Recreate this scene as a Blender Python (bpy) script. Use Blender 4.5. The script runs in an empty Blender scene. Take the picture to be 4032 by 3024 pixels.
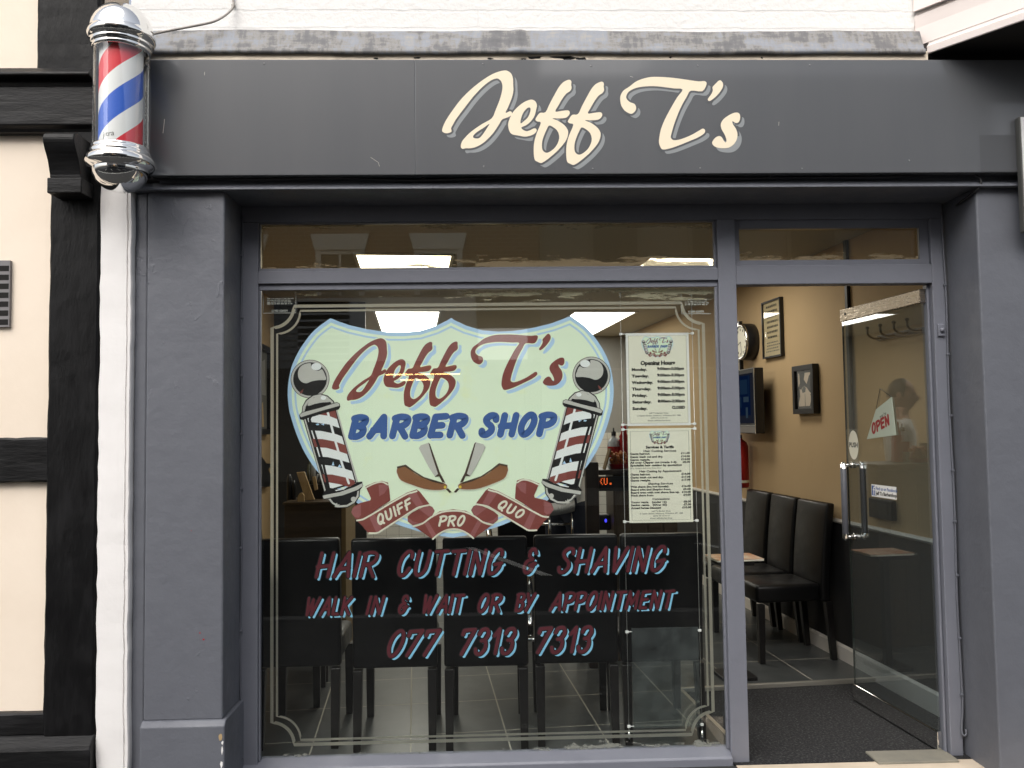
import bpy, bmesh, math, random
from mathutils import Vector, Matrix
from mathutils.geometry import tessellate_polygon
random.seed(7)
R = math.radians
sc = bpy.context.scene
COL = sc.collection

# ------------------------------------------------------------------ camera
F = 3261.0
YAW, PIT, ROL = R(-1.85), R(2.9), R(.79)
CAM = Vector((0, -3.48, 1.48))
fw = Vector((-math.sin(YAW) * math.cos(PIT), math.cos(YAW) * math.cos(PIT), math.sin(PIT)))
r0 = fw.cross(Vector((0, 0, 1))).normalized()
u0 = r0.cross(fw)
rt = math.cos(ROL) * r0 - math.sin(ROL) * u0
up = math.cos(ROL) * u0 + math.sin(ROL) * r0
cd = bpy.data.cameras.new('camera')
cam = bpy.data.objects.new('camera', cd)
COL.objects.link(cam)
cd.sensor_width = 36
cd.lens = F / 4032 * 36
cd.clip_start = .02
cd.clip_end = 300
M = Matrix((rt, up, -fw)).transposed().to_4x4()
M.translation = CAM
cam.matrix_world = M
sc.camera = cam


def ray(x, y):
    return fw + rt * ((x - 2016) / F) - up * ((y - 1512) / F)


def atY(x, y, Y=0.0):
    d = ray(x, y)
    return CAM + d * ((Y - CAM.y) / d.y)


def atZ(x, y, Z=0.0):
    d = ray(x, y)
    return CAM + d * ((Z - CAM.z) / d.z)


# the shop interior is turned by 4.9 degrees against the street front
IA = R(4.9)
ca, sa = math.cos(IA), math.sin(IA)
EU, EV = Vector((ca, sa, 0)), Vector((-sa, ca, 0))


def I(u, v, z=0.0):
    return EU * u + EV * v + Vector((0, 0, z))


def atU(x, y, U):
    d = ray(x, y)
    t = (U - CAM.dot(EU)) / d.dot(EU)
    return CAM + d * t


def uvz(p):
    return p.dot(EU), p.dot(EV), p.z


# ------------------------------------------------------------------ materials
def newmat(name):
    m = bpy.data.materials.new(name)
    m.use_nodes = True
    nt = m.node_tree
    for n in list(nt.nodes):
        nt.nodes.remove(n)
    out = nt.nodes.new('ShaderNodeOutputMaterial')
    return m, nt, out


def N(nt, typ, ins=None, **kw):
    n = nt.nodes.new(typ)
    for k, v in kw.items():
        setattr(n, k, v)
    for k, v in (ins or {}).items():
        s = n.inputs[k]
        if isinstance(v, bpy.types.NodeSocket):
            nt.links.new(v, s)
        else:
            s.default_value = v
    return n


def c4(c):
    return (c[0], c[1], c[2], 1)


def ramp(nt, fac, stops, interp='LINEAR'):
    n = nt.nodes.new('ShaderNodeValToRGB')
    n.color_ramp.interpolation = interp
    el = n.color_ramp.elements
    while len(el) < len(stops):
        el.new(.5)
    for e, (p, c) in zip(el, stops):
        e.position = p
        e.color = c4(c) if not isinstance(c, (int, float)) else (c, c, c, 1)
    nt.links.new(fac, n.inputs[0])
    return n.outputs[0]


def pmat(name, col, rough=.5, metal=0, col2=None, nscale=6, namt=(.35, .65), bump=0, bscale=60, bdist=.01, stretch=None,
         spec=.5, coat=0, sheen=0, emis=None, estr=0, rvar=0, det=6, drips=0):
    m, nt, out = newmat(name)
    b = N(nt, 'ShaderNodeBsdfPrincipled', {'Base Color': c4(col), 'Roughness': rough, 'Metallic': metal})
    b.inputs['Specular IOR Level'].default_value = spec
    if coat:
        b.inputs['Coat Weight'].default_value = coat
        b.inputs['Coat Roughness'].default_value = .06
    if emis:
        b.inputs['Emission Color'].default_value = c4(emis)
        b.inputs['Emission Strength'].default_value = estr
    vec = None
    if col2 or bump or rvar:
        tc = N(nt, 'ShaderNodeTexCoord')
        vec = tc.outputs['Object']
        if stretch:
            mp = N(nt, 'ShaderNodeMapping', {'Vector': vec, 'Scale': stretch})
            vec = mp.outputs[0]
    if col2 or rvar:
        nz = N(nt, 'ShaderNodeTexNoise', {'Vector': vec, 'Scale': nscale, 'Detail': det, 'Roughness': .6})
        if col2:
            nt.links.new(ramp(nt, nz.outputs[0], [(namt[0], col), (namt[1], col2)]), b.inputs['Base Color'])
        if rvar:
            mr = N(nt, 'ShaderNodeMapRange', {'Value': nz.outputs[0], 'From Min': .3, 'From Max': .7, 'To Min': max(0, rough - rvar), 'To Max': rough + rvar})
            nt.links.new(mr.outputs[0], b.inputs['Roughness'])
    if bump:
        nb = N(nt, 'ShaderNodeTexNoise', {'Vector': vec, 'Scale': bscale, 'Detail': 5, 'Roughness': .6})
        bp = N(nt, 'ShaderNodeBump', {'Strength': bump, 'Distance': bdist, 'Height': nb.outputs[0]})
        if drips:
            mq = N(nt, 'ShaderNodeMapping', {'Vector': tc.outputs['Object'], 'Scale': (1, 1, .7), 'Rotation': (0, .5, 0)})
            nd = N(nt, 'ShaderNodeTexNoise', {'Vector': mq.outputs[0], 'Scale': 17, 'Detail': 6, 'Roughness': .55, 'Distortion': .8})
            lo = N(nt, 'ShaderNodeTexNoise', {'Vector': tc.outputs['Object'], 'Scale': 2.2, 'Detail': 2})
            ad = N(nt, 'ShaderNodeMath', {0: lo.outputs[0], 1: .6, 2: nd.outputs[0]}, operation='MULTIPLY_ADD')
            sq = N(nt, 'ShaderNodeSeparateXYZ', {0: tc.outputs['Object']})
            mz = N(nt, 'ShaderNodeMapRange', {'Value': sq.outputs[2], 'From Min': 1.0, 'From Max': 2.4, 'To Min': -.16, 'To Max': .035})
            mx_ = N(nt, 'ShaderNodeMapRange', {'Value': sq.outputs[0], 'From Min': .0, 'From Max': .5, 'To Min': 0, 'To Max': -.1})
            a2 = N(nt, 'ShaderNodeMath', {0: ad.outputs[0], 1: mz.outputs[0]}, operation='ADD')
            a3 = N(nt, 'ShaderNodeMath', {0: a2.outputs[0], 1: mx_.outputs[0]}, operation='ADD')
            rp = ramp(nt, a3.outputs[0], [(.90, 0.0), (.96, 1.0)])
            b2 = N(nt, 'ShaderNodeBump', {'Strength': drips, 'Distance': .006, 'Height': rp, 'Normal': bp.outputs[0]})
            bp = b2
        nt.links.new(bp.outputs[0], b.inputs['Normal'])
    nt.links.new(b.outputs[0], out.inputs[0])
    return m


def glassmat(name, tint=(.97, .985, .975), dirt=None, k=1.0, haze=0):
    """thin clear pane: Schlick reflection over transparency; dirt = list of (axis z centre, half height, x scale, amount, colour)"""
    m, nt, out = newmat(name)
    lw = N(nt, 'ShaderNodeLayerWeight', {'Blend': .5})
    p5 = N(nt, 'ShaderNodeMath', {0: lw.outputs['Facing'], 1: 5.0}, operation='POWER')
    f = N(nt, 'ShaderNodeMath', {0: p5.outputs[0], 1: .95 * k, 2: .043 * k}, operation='MULTIPLY_ADD', use_clamp=True)
    tr = N(nt, 'ShaderNodeBsdfTransparent', {'Color': c4(tint)})
    gl = N(nt, 'ShaderNodeBsdfGlossy', {'Color': (1, 1, 1, 1), 'Roughness': .0})
    mx = N(nt, 'ShaderNodeMixShader', {0: f.outputs[0], 1: tr.outputs[0], 2: gl.outputs[0]})
    last = mx.outputs[0]
    if haze:  # even pale haze mixed in to lift the dark parts of a pane
        fd = N(nt, 'ShaderNodeBsdfDiffuse', {'Color': (.75, .78, .74, 1)})
        last = N(nt, 'ShaderNodeMixShader', {0: haze, 1: last, 2: fd.outputs[0]}).outputs[0]
    if dirt:
        tc = N(nt, 'ShaderNodeTexCoord')
        sx = N(nt, 'ShaderNodeSeparateXYZ', {0: tc.outputs['Object']})
        for (zc, hh, scl, th, amt, colr, x0, x1) in dirt:
            mp = N(nt, 'ShaderNodeMapping', {'Vector': tc.outputs['Object'], 'Scale': scl})
            nz = N(nt, 'ShaderNodeTexNoise', {'Vector': mp.outputs[0], 'Scale': 1.0, 'Detail': 9, 'Roughness': .68})
            dz = N(nt, 'ShaderNodeMath', {0: sx.outputs[2], 1: zc}, operation='SUBTRACT')
            az = N(nt, 'ShaderNodeMath', {0: dz.outputs[0]}, operation='ABSOLUTE')
            fz = N(nt, 'ShaderNodeMapRange', {'Value': az.outputs[0], 'From Min': hh, 'From Max': 0.0, 'To Min': -.25, 'To Max': .06})
            fx = N(nt, 'ShaderNodeMapRange', {'Value': sx.outputs[0], 'From Min': x0, 'From Max': x1, 'To Min': -.12, 'To Max': .04})
            s1 = N(nt, 'ShaderNodeMath', {0: nz.outputs[0], 1: fz.outputs[0]}, operation='ADD')
            s2 = N(nt, 'ShaderNodeMath', {0: s1.outputs[0], 1: fx.outputs[0]}, operation='ADD')
            mr = N(nt, 'ShaderNodeMapRange', {'Value': s2.outputs[0], 'From Min': th, 'From Max': th + .07, 'To Min': 0.0, 'To Max': amt})
            df = N(nt, 'ShaderNodeBsdfDiffuse', {'Color': c4(colr)})
            tl = N(nt, 'ShaderNodeBsdfTranslucent', {'Color': c4(colr)})
            a = N(nt, 'ShaderNodeMixShader', {0: .5, 1: df.outputs[0], 2: tl.outputs[0]})
            mm = N(nt, 'ShaderNodeMixShader', {0: mr.outputs[0], 1: last, 2: a.outputs[0]})
            last = mm.outputs[0]
    nt.links.new(last, out.inputs[0])
    return m


def emat(name, col, s):
    m, nt, out = newmat(name)
    e = N(nt, 'ShaderNodeEmission', {'Color': c4(col), 'Strength': s})
    nt.links.new(e.outputs[0], out.inputs[0])
    return m


# ------------------------------------------------------------------ mesh builder
def catmull(pts, n=4, closed=False):
    if len(pts) < 3:
        return list(pts)
    out = []
    L = len(pts)
    rng = range(L if closed else L - 1)
    for i in rng:
        if closed:
            p = [pts[(i + k - 1) % L] for k in range(4)]
        else:
            p = [pts[max(0, i - 1)], pts[i], pts[i + 1], pts[min(L - 1, i + 2)]]
        for j in range(n):
            t = j / n
            out.append(tuple(.5 * (2 * b + (c - a) * t + (2 * a - 5 * b + 4 * c - d) * t * t + (3 * b - a - 3 * c + d) * t ** 3)
                             for a, b, c, d in zip(*p)))
    if not closed:
        out.append(tuple(pts[-1]))
    return out


def area2(p):
    return sum(p[i][0] * p[(i + 1) % len(p)][1] - p[(i + 1) % len(p)][0] * p[i][1] for i in range(len(p)))


def offset(poly, d):
    """grow a closed 2-D polygon by d (mitred, limited)"""
    s = 1 if area2(poly) > 0 else -1
    out = []
    L = len(poly)
    for i in range(L):
        a, b, c = Vector(poly[i - 1]), Vector(poly[i]), Vector(poly[(i + 1) % L])
        e1, e2 = (b - a), (c - b)
        if e1.length < 1e-9 or e2.length < 1e-9:
            out.append(tuple(b))
            continue
        e1.normalize(); e2.normalize()
        n1, n2 = Vector((e1.y, -e1.x)) * s, Vector((e2.y, -e2.x)) * s
        m = n1 + n2
        if m.length < 1e-6:
            m = n1.copy()
        m.normalize()
        k = d / max(.4, m.dot(n1))
        out.append(tuple(b + m * k))
    return out


def stroke_poly(pts, w, closed=False, caps=5):
    """list of 2-D quads/polys making a round-ended ribbon"""
    P = [Vector(p) for p in pts]
    L = len(P)
    quads = []
    lefts, rights = [], []
    for i in range(L):
        a = P[i - 1] if (closed or i > 0) else P[i]
        b = P[(i + 1) % L] if (closed or i < L - 1) else P[i]
        t = (b - a)
        t = t.normalized() if t.length > 1e-9 else Vector((1, 0))
        n = Vector((-t.y, t.x))
        ww = w[i] if isinstance(w, (list, tuple)) else w
        lefts.append(P[i] + n * ww / 2)
        rights.append(P[i] - n * ww / 2)
    if closed:
        for i in range(L):
            j = (i + 1) % L
            quads.append([lefts[i], rights[i], rights[j], lefts[j]])
        return quads
    poly = []
    t0 = (P[0] - P[1]).normalized()
    t1 = (P[-1] - P[-2]).normalized()
    w0 = w[0] if isinstance(w, (list, tuple)) else w
    w1 = w[-1] if isinstance(w, (list, tuple)) else w

    def cap(c, t, ww):
        base = math.atan2(t.y, t.x)
        return [c + Vector((math.cos(base + a), math.sin(base + a))) * ww / 2 for a in
                [(-math.pi / 2 + math.pi * k / caps) for k in range(1, caps)]]
    c0, c1 = cap(P[0], t0, w0), cap(P[-1], t1, w1)
    for i in range(L - 1):
        quads.append([lefts[i], rights[i], rights[i + 1], lefts[i + 1]])
    quads.append([lefts[0]] + c0 + [rights[0]])
    quads.append([rights[-1]] + c1 + [lefts[-1]])
    return quads


class MB:
    def __init__(s):
        s.v, s.f, s.m, s.sm = [], [], [], []

    def face(s, pts, mi=0, sm=False):
        b = len(s.v)
        s.v += [Vector(p) for p in pts]
        s.f.append(tuple(range(b, b + len(pts))))
        s.m.append(mi); s.sm.append(sm)

    def grid(s, rows, mi=0, sm=True, closed=False):
        b = len(s.v)
        W = len(rows[0])
        for r in rows:
            s.v += [Vector(p) for p in r]
        for i in range(len(rows) - 1):
            for j in range(W if closed else W - 1):
                k = (j + 1) % W
                s.f.append((b + i * W + j, b + i * W + k, b + (i + 1) * W + k, b + (i + 1) * W + j))
                s.m.append(mi); s.sm.append(sm)

    def box(s, x0, x1, y0, y1, z0, z1, mi=0, T=None):
        p = [(x, y, z) for x in (x0, x1) for y in (y0, y1) for z in (z0, z1)]
        p = [Vector(q) if T is None else T(*q) for q in p]
        b = len(s.v)
        s.v += p
        for f in ((0, 1, 3, 2), (4, 6, 7, 5), (0, 4, 5, 1), (2, 3, 7, 6), (0, 2, 6, 4), (1, 5, 7, 3)):
            s.f.append(tuple(b + i for i in f)); s.m.append(mi); s.sm.append(False)

    def prism(s, poly, T0, T1, mi=0, sm=False):
        """2-D polygon; T0/T1 map a 2-D point to the two ends"""
        L = len(poly)
        tri = tessellate_polygon([[Vector((p[0], p[1], 0)) for p in poly]])
        b = len(s.v)
        s.v += [Vector(T0(*p)) for p in poly] + [Vector(T1(*p)) for p in poly]
        for t in tri:
            s.f.append(tuple(b + i for i in t)); s.m.append(mi); s.sm.append(False)
            s.f.append(tuple(b + L + i for i in reversed(t))); s.m.append(mi); s.sm.append(False)
        for i in range(L):
            j = (i + 1) % L
            s.f.append((b + i, b + j, b + L + j, b + L + i)); s.m.append(mi); s.sm.append(sm)

    def fill(s, loops, T, mi=0):
        tri = tessellate_polygon([[Vector((p[0], p[1], 0)) for p in lp] for lp in loops])
        flat = [p for lp in loops for p in lp]
        b = len(s.v)
        s.v += [Vector(T(*p)) for p in flat]
        for t in tri:
            s.f.append(tuple(b + i for i in t)); s.m.append(mi); s.sm.append(False)

    def tube(s, pts, r, n=8, mi=0, caps=True):
        P = [Vector(p) for p in pts]
        rows = []
        prev = None
        for i, p in enumerate(P):
            t = (P[min(i + 1, len(P) - 1)] - P[max(i - 1, 0)]).normalized()
            if prev is None:
                a = Vector((0, 0, 1)) if abs(t.z) < .9 else Vector((1, 0, 0))
                nx = t.cross(a).normalized()
            else:
                nx = (prev - t * prev.dot(t)).normalized()
            prev = nx
            ny = t.cross(nx)
            rr = r[i] if isinstance(r, (list, tuple)) else r
            rows.append([p + (nx * math.cos(2 * math.pi * k / n) + ny * math.sin(2 * math.pi * k / n)) * rr for k in range(n)])
        s.grid(rows, mi, True, closed=True)
        if caps:
            s.face(rows[0][::-1], mi); s.face(rows[-1], mi)

    def lathe(s, prof, c, axis='z', n=40, mi=0, T=None):
        """prof: (radius, height) list"""
        rows = []
        for (r, h) in prof:
            row = []
            for k in range(n):
                a = 2 * math.pi * k / n
                q = (r * math.cos(a), r * math.sin(a), h)
                if axis == 'y':
                    q = (q[0], q[2], q[1])
                if axis == 'x':
                    q = (q[2], q[0], q[1])
                q = Vector(q)
                row.append(T(q) if T else q + Vector(c))
            rows.append(row)
        s.grid(rows, mi, True, closed=True)

    def build(s, name, mats, parent=None, bevel=0, smooth=None, recalc=True):
        me = bpy.data.meshes.new(name)
        inv = Matrix.Identity(4)
        if parent is not None:
            inv = parent_matrix(parent).inverted()
        me.from_pydata([tuple(inv @ v) for v in s.v], [], s.f)
        for i, m in enumerate(s.m):
            me.polygons[i].material_index = m
            me.polygons[i].use_smooth = s.sm[i] if smooth is None else smooth
        for m in (mats if isinstance(mats, (list, tuple)) else [mats]):
            me.materials.append(m)
        if recalc:
            bm = bmesh.new(); bm.from_mesh(me)
            bmesh.ops.remove_doubles(bm, verts=bm.verts, dist=1e-6)
            bmesh.ops.recalc_face_normals(bm, faces=bm.faces)
            bm.to_mesh(me); bm.free()
        o = bpy.data.objects.new(name, me)
        COL.objects.link(o)
        if parent is not None:
            o.parent = parent
        if bevel:
            b = o.modifiers.new('bevel', 'BEVEL')
            b.width = bevel; b.segments = 2; b.limit_method = 'ANGLE'; b.angle_limit = R(40)
            b.harden_normals = False
        return o


def parent_matrix(o):
    m = Matrix.LocRotScale(o.location, o.rotation_euler, o.scale)
    return parent_matrix(o.parent) @ m if o.parent else m


def tag(o, label=None, cat=None, group=None, kind=None):
    if label: o['label'] = label
    if cat: o['category'] = cat
    if group: o['group'] = group
    if kind: o['kind'] = kind
    return o


def thing(name, label, cat, loc=(0, 0, 0), rz=0, group=None):
    o = bpy.data.objects.new(name, None)
    COL.objects.link(o)
    o.empty_display_size = .1
    o.location = loc; o.rotation_euler = (0, 0, rz)
    return tag(o, label, cat, group)


def children(o):
    return [c for c in bpy.data.objects if c.parent == o]


def dup(o, parent=None):
    c = o.copy(); COL.objects.link(c)
    if parent: c.parent = parent
    for ch in children(o):
        dup(ch, c)
    return c


def textmesh(mb, s, T, size, align='LEFT', mi=0, bold=0.0, xs=1.0, fit=None):
    """flat built-in font text; T maps (x,y) to world"""
    c = bpy.data.curves.new('t', 'FONT')
    c.body = s; c.size = size; c.align_x = align; c.resolution_u = 2
    c.offset = bold
    o = bpy.data.objects.new('t', c)
    COL.objects.link(o)
    dg = bpy.context.evaluated_depsgraph_get()
    me = bpy.data.meshes.new_from_object(o.evaluated_get(dg))
    if fit and me.vertices:
        q = [v.co.x for v in me.vertices]
        xs = fit / (max(q) - min(q))
    b = len(mb.v)
    mb.v += [Vector(T(v.co.x * xs, v.co.y)) for v in me.vertices]
    for p in me.polygons:
        mb.f.append(tuple(b + i for i in p.vertices)); mb.m.append(mi); mb.sm.append(False)
    bpy.data.objects.remove(o); bpy.data.meshes.remove(me); bpy.data.curves.remove(c)


# ------------------------------------------------------------------ palette
GREY = (.138, .143, .168)
m_paint = pmat('grey_paint', (.195, .204, .240), .42, col2=(.172, .180, .214), nscale=3, bump=.25, bscale=26, bdist=.006, rvar=.1)
m_paint_rough = pmat('grey_paint_on_render', (.140, .148, .171), .5, col2=(.122, .129, .151), nscale=4, bump=.40, bscale=11, bdist=.012, rvar=.12, drips=.32)
m_fascia = pmat('fascia_paint', (.092, .097, .106), .32, col2=(.101, .105, .113), nscale=2.5, namt=(.35, .75), stretch=(3, 3, .3), bump=.05, bscale=2.2, bdist=.006, coat=.6)
m_white = pmat('white_masonry_paint', (.88, .86, .845), .75, col2=(.82, .80, .785), nscale=5, namt=(.45, .8), bump=.2, bscale=28, bdist=.008)
m_cream = pmat('cream_render', (.92, .80, .665), .85, col2=(.83, .71, .575), nscale=1.6, namt=(.45, .8), bump=.25, bscale=22, bdist=.004)
m_black = pmat('black_timber_paint', (.005, .005, .0055), .45, col2=(.012, .012, .013), nscale=9, namt=(.5, .75), bump=.5, bscale=16, bdist=.008, stretch=(1.6, 1.6, .5), rvar=.12, spec=.18)
m_blackh = pmat('black_beam_paint', (.0085, .0085, .009), .42, col2=(.022, .022, .024), nscale=9, namt=(.5, .75), bump=.5, bscale=16, bdist=.008, stretch=(.35, 1.5, 1.6), rvar=.12, spec=.22)
m_cable = pmat('black_cable', (.02, .02, .022), .5)
m_cablegrey = pmat('painted_cable', (.125, .132, .155), .45)
m_wire = pmat('grey_flex', (.36, .33, .30), .6)
m_chrome = pmat('chrome', (.82, .82, .81), .07, 1)
m_steel = pmat('worn_brass_steel', (.52, .46, .38), .3, 1, col2=(.40, .33, .25), nscale=20, rvar=.1, stretch=(1, 1, 6))
m_bay = pmat('cream_weatherboard', (.80, .72, .68), .5, col2=(.76, .68, .64), nscale=3)
m_soffit = pmat('black_soffit_board', (.015, .014, .013), .8)
m_creamvinyl = pmat('cream_vinyl', (.90, .79, .60), .5)
m_shadevinyl = pmat('grey_vinyl', (.27, .29, .30), .5)
m_black_flat = pmat('black_vinyl', (.008, .008, .009), .45)
m_timber_strip = pmat('flaking_cream_paint', (.80, .70, .56), .8, col2=(.50, .43, .34), nscale=16, namt=(.52, .66), bump=.6, bscale=40, stretch=(.5, 1, 2))
m_hole = pmat('rotten_gap', (.012, .011, .010), .95)


def leadmat():
    m, nt, out = newmat('lead_flashing')
    tc = N(nt, 'ShaderNodeTexCoord')
    mp = N(nt, 'ShaderNodeMapping', {'Vector': tc.outputs['Object'], 'Scale': (3.0, 3, 7)})
    n1 = N(nt, 'ShaderNodeTexNoise', {'Vector': mp.outputs[0], 'Scale': .8, 'Detail': 8, 'Roughness': .62})
    mp2 = N(nt, 'ShaderNodeMapping', {'Vector': tc.outputs['Object'], 'Scale': (26, 10, 7)})
    n2 = N(nt, 'ShaderNodeTexNoise', {'Vector': mp2.outputs[0], 'Scale': 1.0, 'Detail': 7, 'Roughness': .7})
    mp3 = N(nt, 'ShaderNodeMapping', {'Vector': tc.outputs['Object'], 'Scale': (8, 8, 40)})
    n3 = N(nt, 'ShaderNodeTexNoise', {'Vector': mp3.outputs[0], 'Scale': 1.0, 'Detail': 6, 'Roughness': .7})
    a = N(nt, 'ShaderNodeMath', {0: n2.outputs[0], 1: .4, 2: 0.0}, operation='MULTIPLY_ADD')
    b = N(nt, 'ShaderNodeMath', {0: n1.outputs[0], 1: .6, 2: a.outputs[0]}, operation='MULTIPLY_ADD')
    c = N(nt, 'ShaderNodeMath', {0: n3.outputs[0], 1: .3, 2: b.outputs[0]}, operation='MULTIPLY_ADD')
    col = ramp(nt, c.outputs[0], [(.50, (.105, .105, .11)), (.60, (.15, .15, .155)), (.64, (.25, .24, .225)), (.70, (.25, .27, .31)), (.77, (.33, .31, .28)), (.86, (.44, .42, .38))])
    bs = N(nt, 'ShaderNodeBsdfPrincipled', {'Base Color': col, 'Roughness': .55, 'Metallic': .0})
    bp = N(nt, 'ShaderNodeBump', {'Strength': .3, 'Distance': .006, 'Height': n1.outputs[0]})
    nt.links.new(bp.outputs[0], bs.inputs['Normal'])
    nt.links.new(bs.outputs[0], out.inputs[0])
    return m


m_lead = leadmat()

# shield decal colours
m_sgreen = pmat('shield_pale_green', (.82, .96, .74), .55, col2=(.84, .95, .62), nscale=7, namt=(.60, .74))
m_sblue = pmat('shield_sky_blue', (.46, .68, .92), .55)
m_maroon = pmat('maroon_vinyl', (.235, .060, .050), .5)
m_maroon_l = pmat('pale_maroon_vinyl', (.32, .115, .115), .5)
m_navy = pmat('royal_blue_vinyl', (.048, .120, .36), .5)
m_dwhite = pmat('decal_white', (.86, .90, .90), .55)
m_dgrey = pmat('decal_grey', (.56, .56, .52), .55)
m_dcream = pmat('decal_cream', (.80, .80, .66), .55)
m_brown = pmat('razor_brown', (.26, .115, .05), .5)
m_dbrown = pmat('razor_dark_brown', (.055, .035, .022), .5)
m_yellow = pmat('razor_yellow', (.75, .55, .06), .5)
m_wine = pmat('wine_paint', (.115, .018, .028), .45)
m_cyan = pmat('light_blue_paint', (.27, .62, .88), .5)


def frostmat():
    m, nt, out = newmat('etched_line')
    tr = N(nt, 'ShaderNodeBsdfTransparent', {'Color': (1, 1, 1, 1)})
    df = N(nt, 'ShaderNodeBsdfDiffuse', {'Color': (.62, .61, .54, 1)})
    tl = N(nt, 'ShaderNodeBsdfTranslucent', {'Color': (1, .97, .82, 1)})
    a = N(nt, 'ShaderNodeMixShader', {0: .68, 1: df.outputs[0], 2: tl.outputs[0]})
    mx = N(nt, 'ShaderNodeMixShader', {0: .82, 1: tr.outputs[0], 2: a.outputs[0]})
    nt.links.new(mx.outputs[0], out.inputs[0])
    return m


m_frost = frostmat()

m_glass = glassmat('window_glass', k=1.1, dirt=[
    (2.085, .075, (7, 1, 45), .50, .75, (.50, .49, .36), -.6, .9),
    (.045, .05, (9, 1, 30), .56, .5, (.55, .56, .5), -1.2, .6)])
m_patch = pmat('repainted_patch', (.076, .079, .086), .4)
m_glass_top = glassmat('transom_glass', k=1.9, tint=(.93, .89, .76), dirt=[
    (2.215, .075, (6, 1, 50), .485, .75, (.60, .50, .34), -1.4, .6),
    (2.405, .05, (5, 1, 40), .50, .6, (.42, .37, .26), -1.4, 1.0)])
m_glass_door = glassmat('door_glass', tint=(.76, .81, .83), k=2.7, haze=.022)  # even haze put into the glass colour, standing in for pale reflections
m_acrylic = glassmat('clear_acrylic', tint=(.995, .998, .995), k=.5)


def hazy():
    m, nt, out = newmat('dusty_acrylic')
    tc = N(nt, 'ShaderNodeTexCoord')
    nz = N(nt, 'ShaderNodeTexNoise', {'Vector': tc.outputs['Object'], 'Scale': 8, 'Detail': 7, 'Roughness': .7})
    mr = N(nt, 'ShaderNodeMapRange', {'Value': nz.outputs[0], 'From Min': .38, 'From Max': .75, 'To Min': .004, 'To Max': .045})
    tr = N(nt, 'ShaderNodeBsdfTransparent', {'Color': (.93, .95, .95, 1)})
    df = N(nt, 'ShaderNodeBsdfDiffuse', {'Color': (.6, .65, .66, 1)})
    mx = N(nt, 'ShaderNodeMixShader', {0: mr.outputs[0], 1: tr.outputs[0], 2: df.outputs[0]})
    gl = N(nt, 'ShaderNodeBsdfGlossy', {'Roughness': .05})
    mx2 = N(nt, 'ShaderNodeMixShader', {0: .05, 1: mx.outputs[0], 2: gl.outputs[0]})
    nt.links.new(mx2.outputs[0], out.inputs[0])
    return m


m_hazy = hazy()
m_paper = pmat('cream_paper', (.92, .90, .76), .7, col2=(.89, .87, .73), nscale=4)
m_paper2 = pmat('white_paper', (.88, .88, .86), .7)
m_ink = pmat('black_ink', (.035, .035, .03), .7)
m_inkgrey = pmat('grey_ink', (.12, .12, .11), .7)
m_inkgold = pmat('gold_rule', (.30, .24, .12), .7)
m_clip = pmat('white_clip', (.85, .85, .85), .4)
m_thread = pmat('steel_thread', (.6, .6, .58), .3, .6)

# interior
m_leather = pmat('black_leather', (.0060, .0060, .0065), .36, spec=.32, bump=.12, bscale=120, bdist=.002, rvar=.08, nscale=12)
m_legs = pmat('black_wood_leg', (.008, .007, .007), .35)
m_tan = pmat('tan_wall_paint', (.52, .37, .20), .8, col2=(.50, .355, .19), nscale=2)
m_char = pmat('charcoal_wall_paint', (.018, .018, .019), .6)
m_whitewood = pmat('white_gloss_wood', (.72, .68, .62), .35)
m_ceil = pmat('ceiling_paint', (.42, .40, .34), .9)
m_backwall = pmat('grey_wall_paint', (.30, .305, .30), .8)
m_dwood = pmat('dark_stained_wood', (.022, .014, .010), .38, col2=(.034, .020, .013), nscale=10, stretch=(3, 3, .5))
m_mwood = pmat('walnut_board', (.075, .052, .030), .45, col2=(.055, .038, .022), nscale=8, stretch=(.6, 1, 5))
m_lwood = pmat('pale_wood', (.50, .36, .19), .55, col2=(.40, .28, .14), nscale=14, stretch=(3, 3, .6))
m_goldedge = pmat('oak_edging', (.22, .145, .055), .5)
m_blackpl = pmat('black_plastic', (.010, .010, .011), .35)
m_red = pmat('red_enamel', (.42, .012, .014), .35)
m_led = emat('led_orange', (1, .16, .03), 1.1)
m_ledblue = emat('led_blue', (.05, .05, 1), 1.5)
m_skin = pmat('skin', (.52, .29, .19), .55)
m_hair = pmat('dark_hair', (.03, .02, .014), .6)
m_sweater = pmat('white_cotton', (.90, .90, .87), .85, bump=.3, bscale=18, bdist=.01)
m_jeans = pmat('navy_denim', (.022, .028, .05), .85)
m_panel = emat('light_panel', (1.0, .95, .84), 6.2)
m_panelframe = pmat('white_panel_frame', (.7, .7, .68), .5)
m_brush = pmat('white_vinyl_pad', (.60, .60, .60), .45)
m_straw = pmat('amber_sweets', (.36, .11, .03), .35, col2=(.55, .2, .05), nscale=40, bump=.6, bscale=50)
m_clear = pmat('clear_bottle', (.65, .7, .75), .12)
m_blue = pmat('blue_label', (.04, .07, .3), .5)


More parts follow.
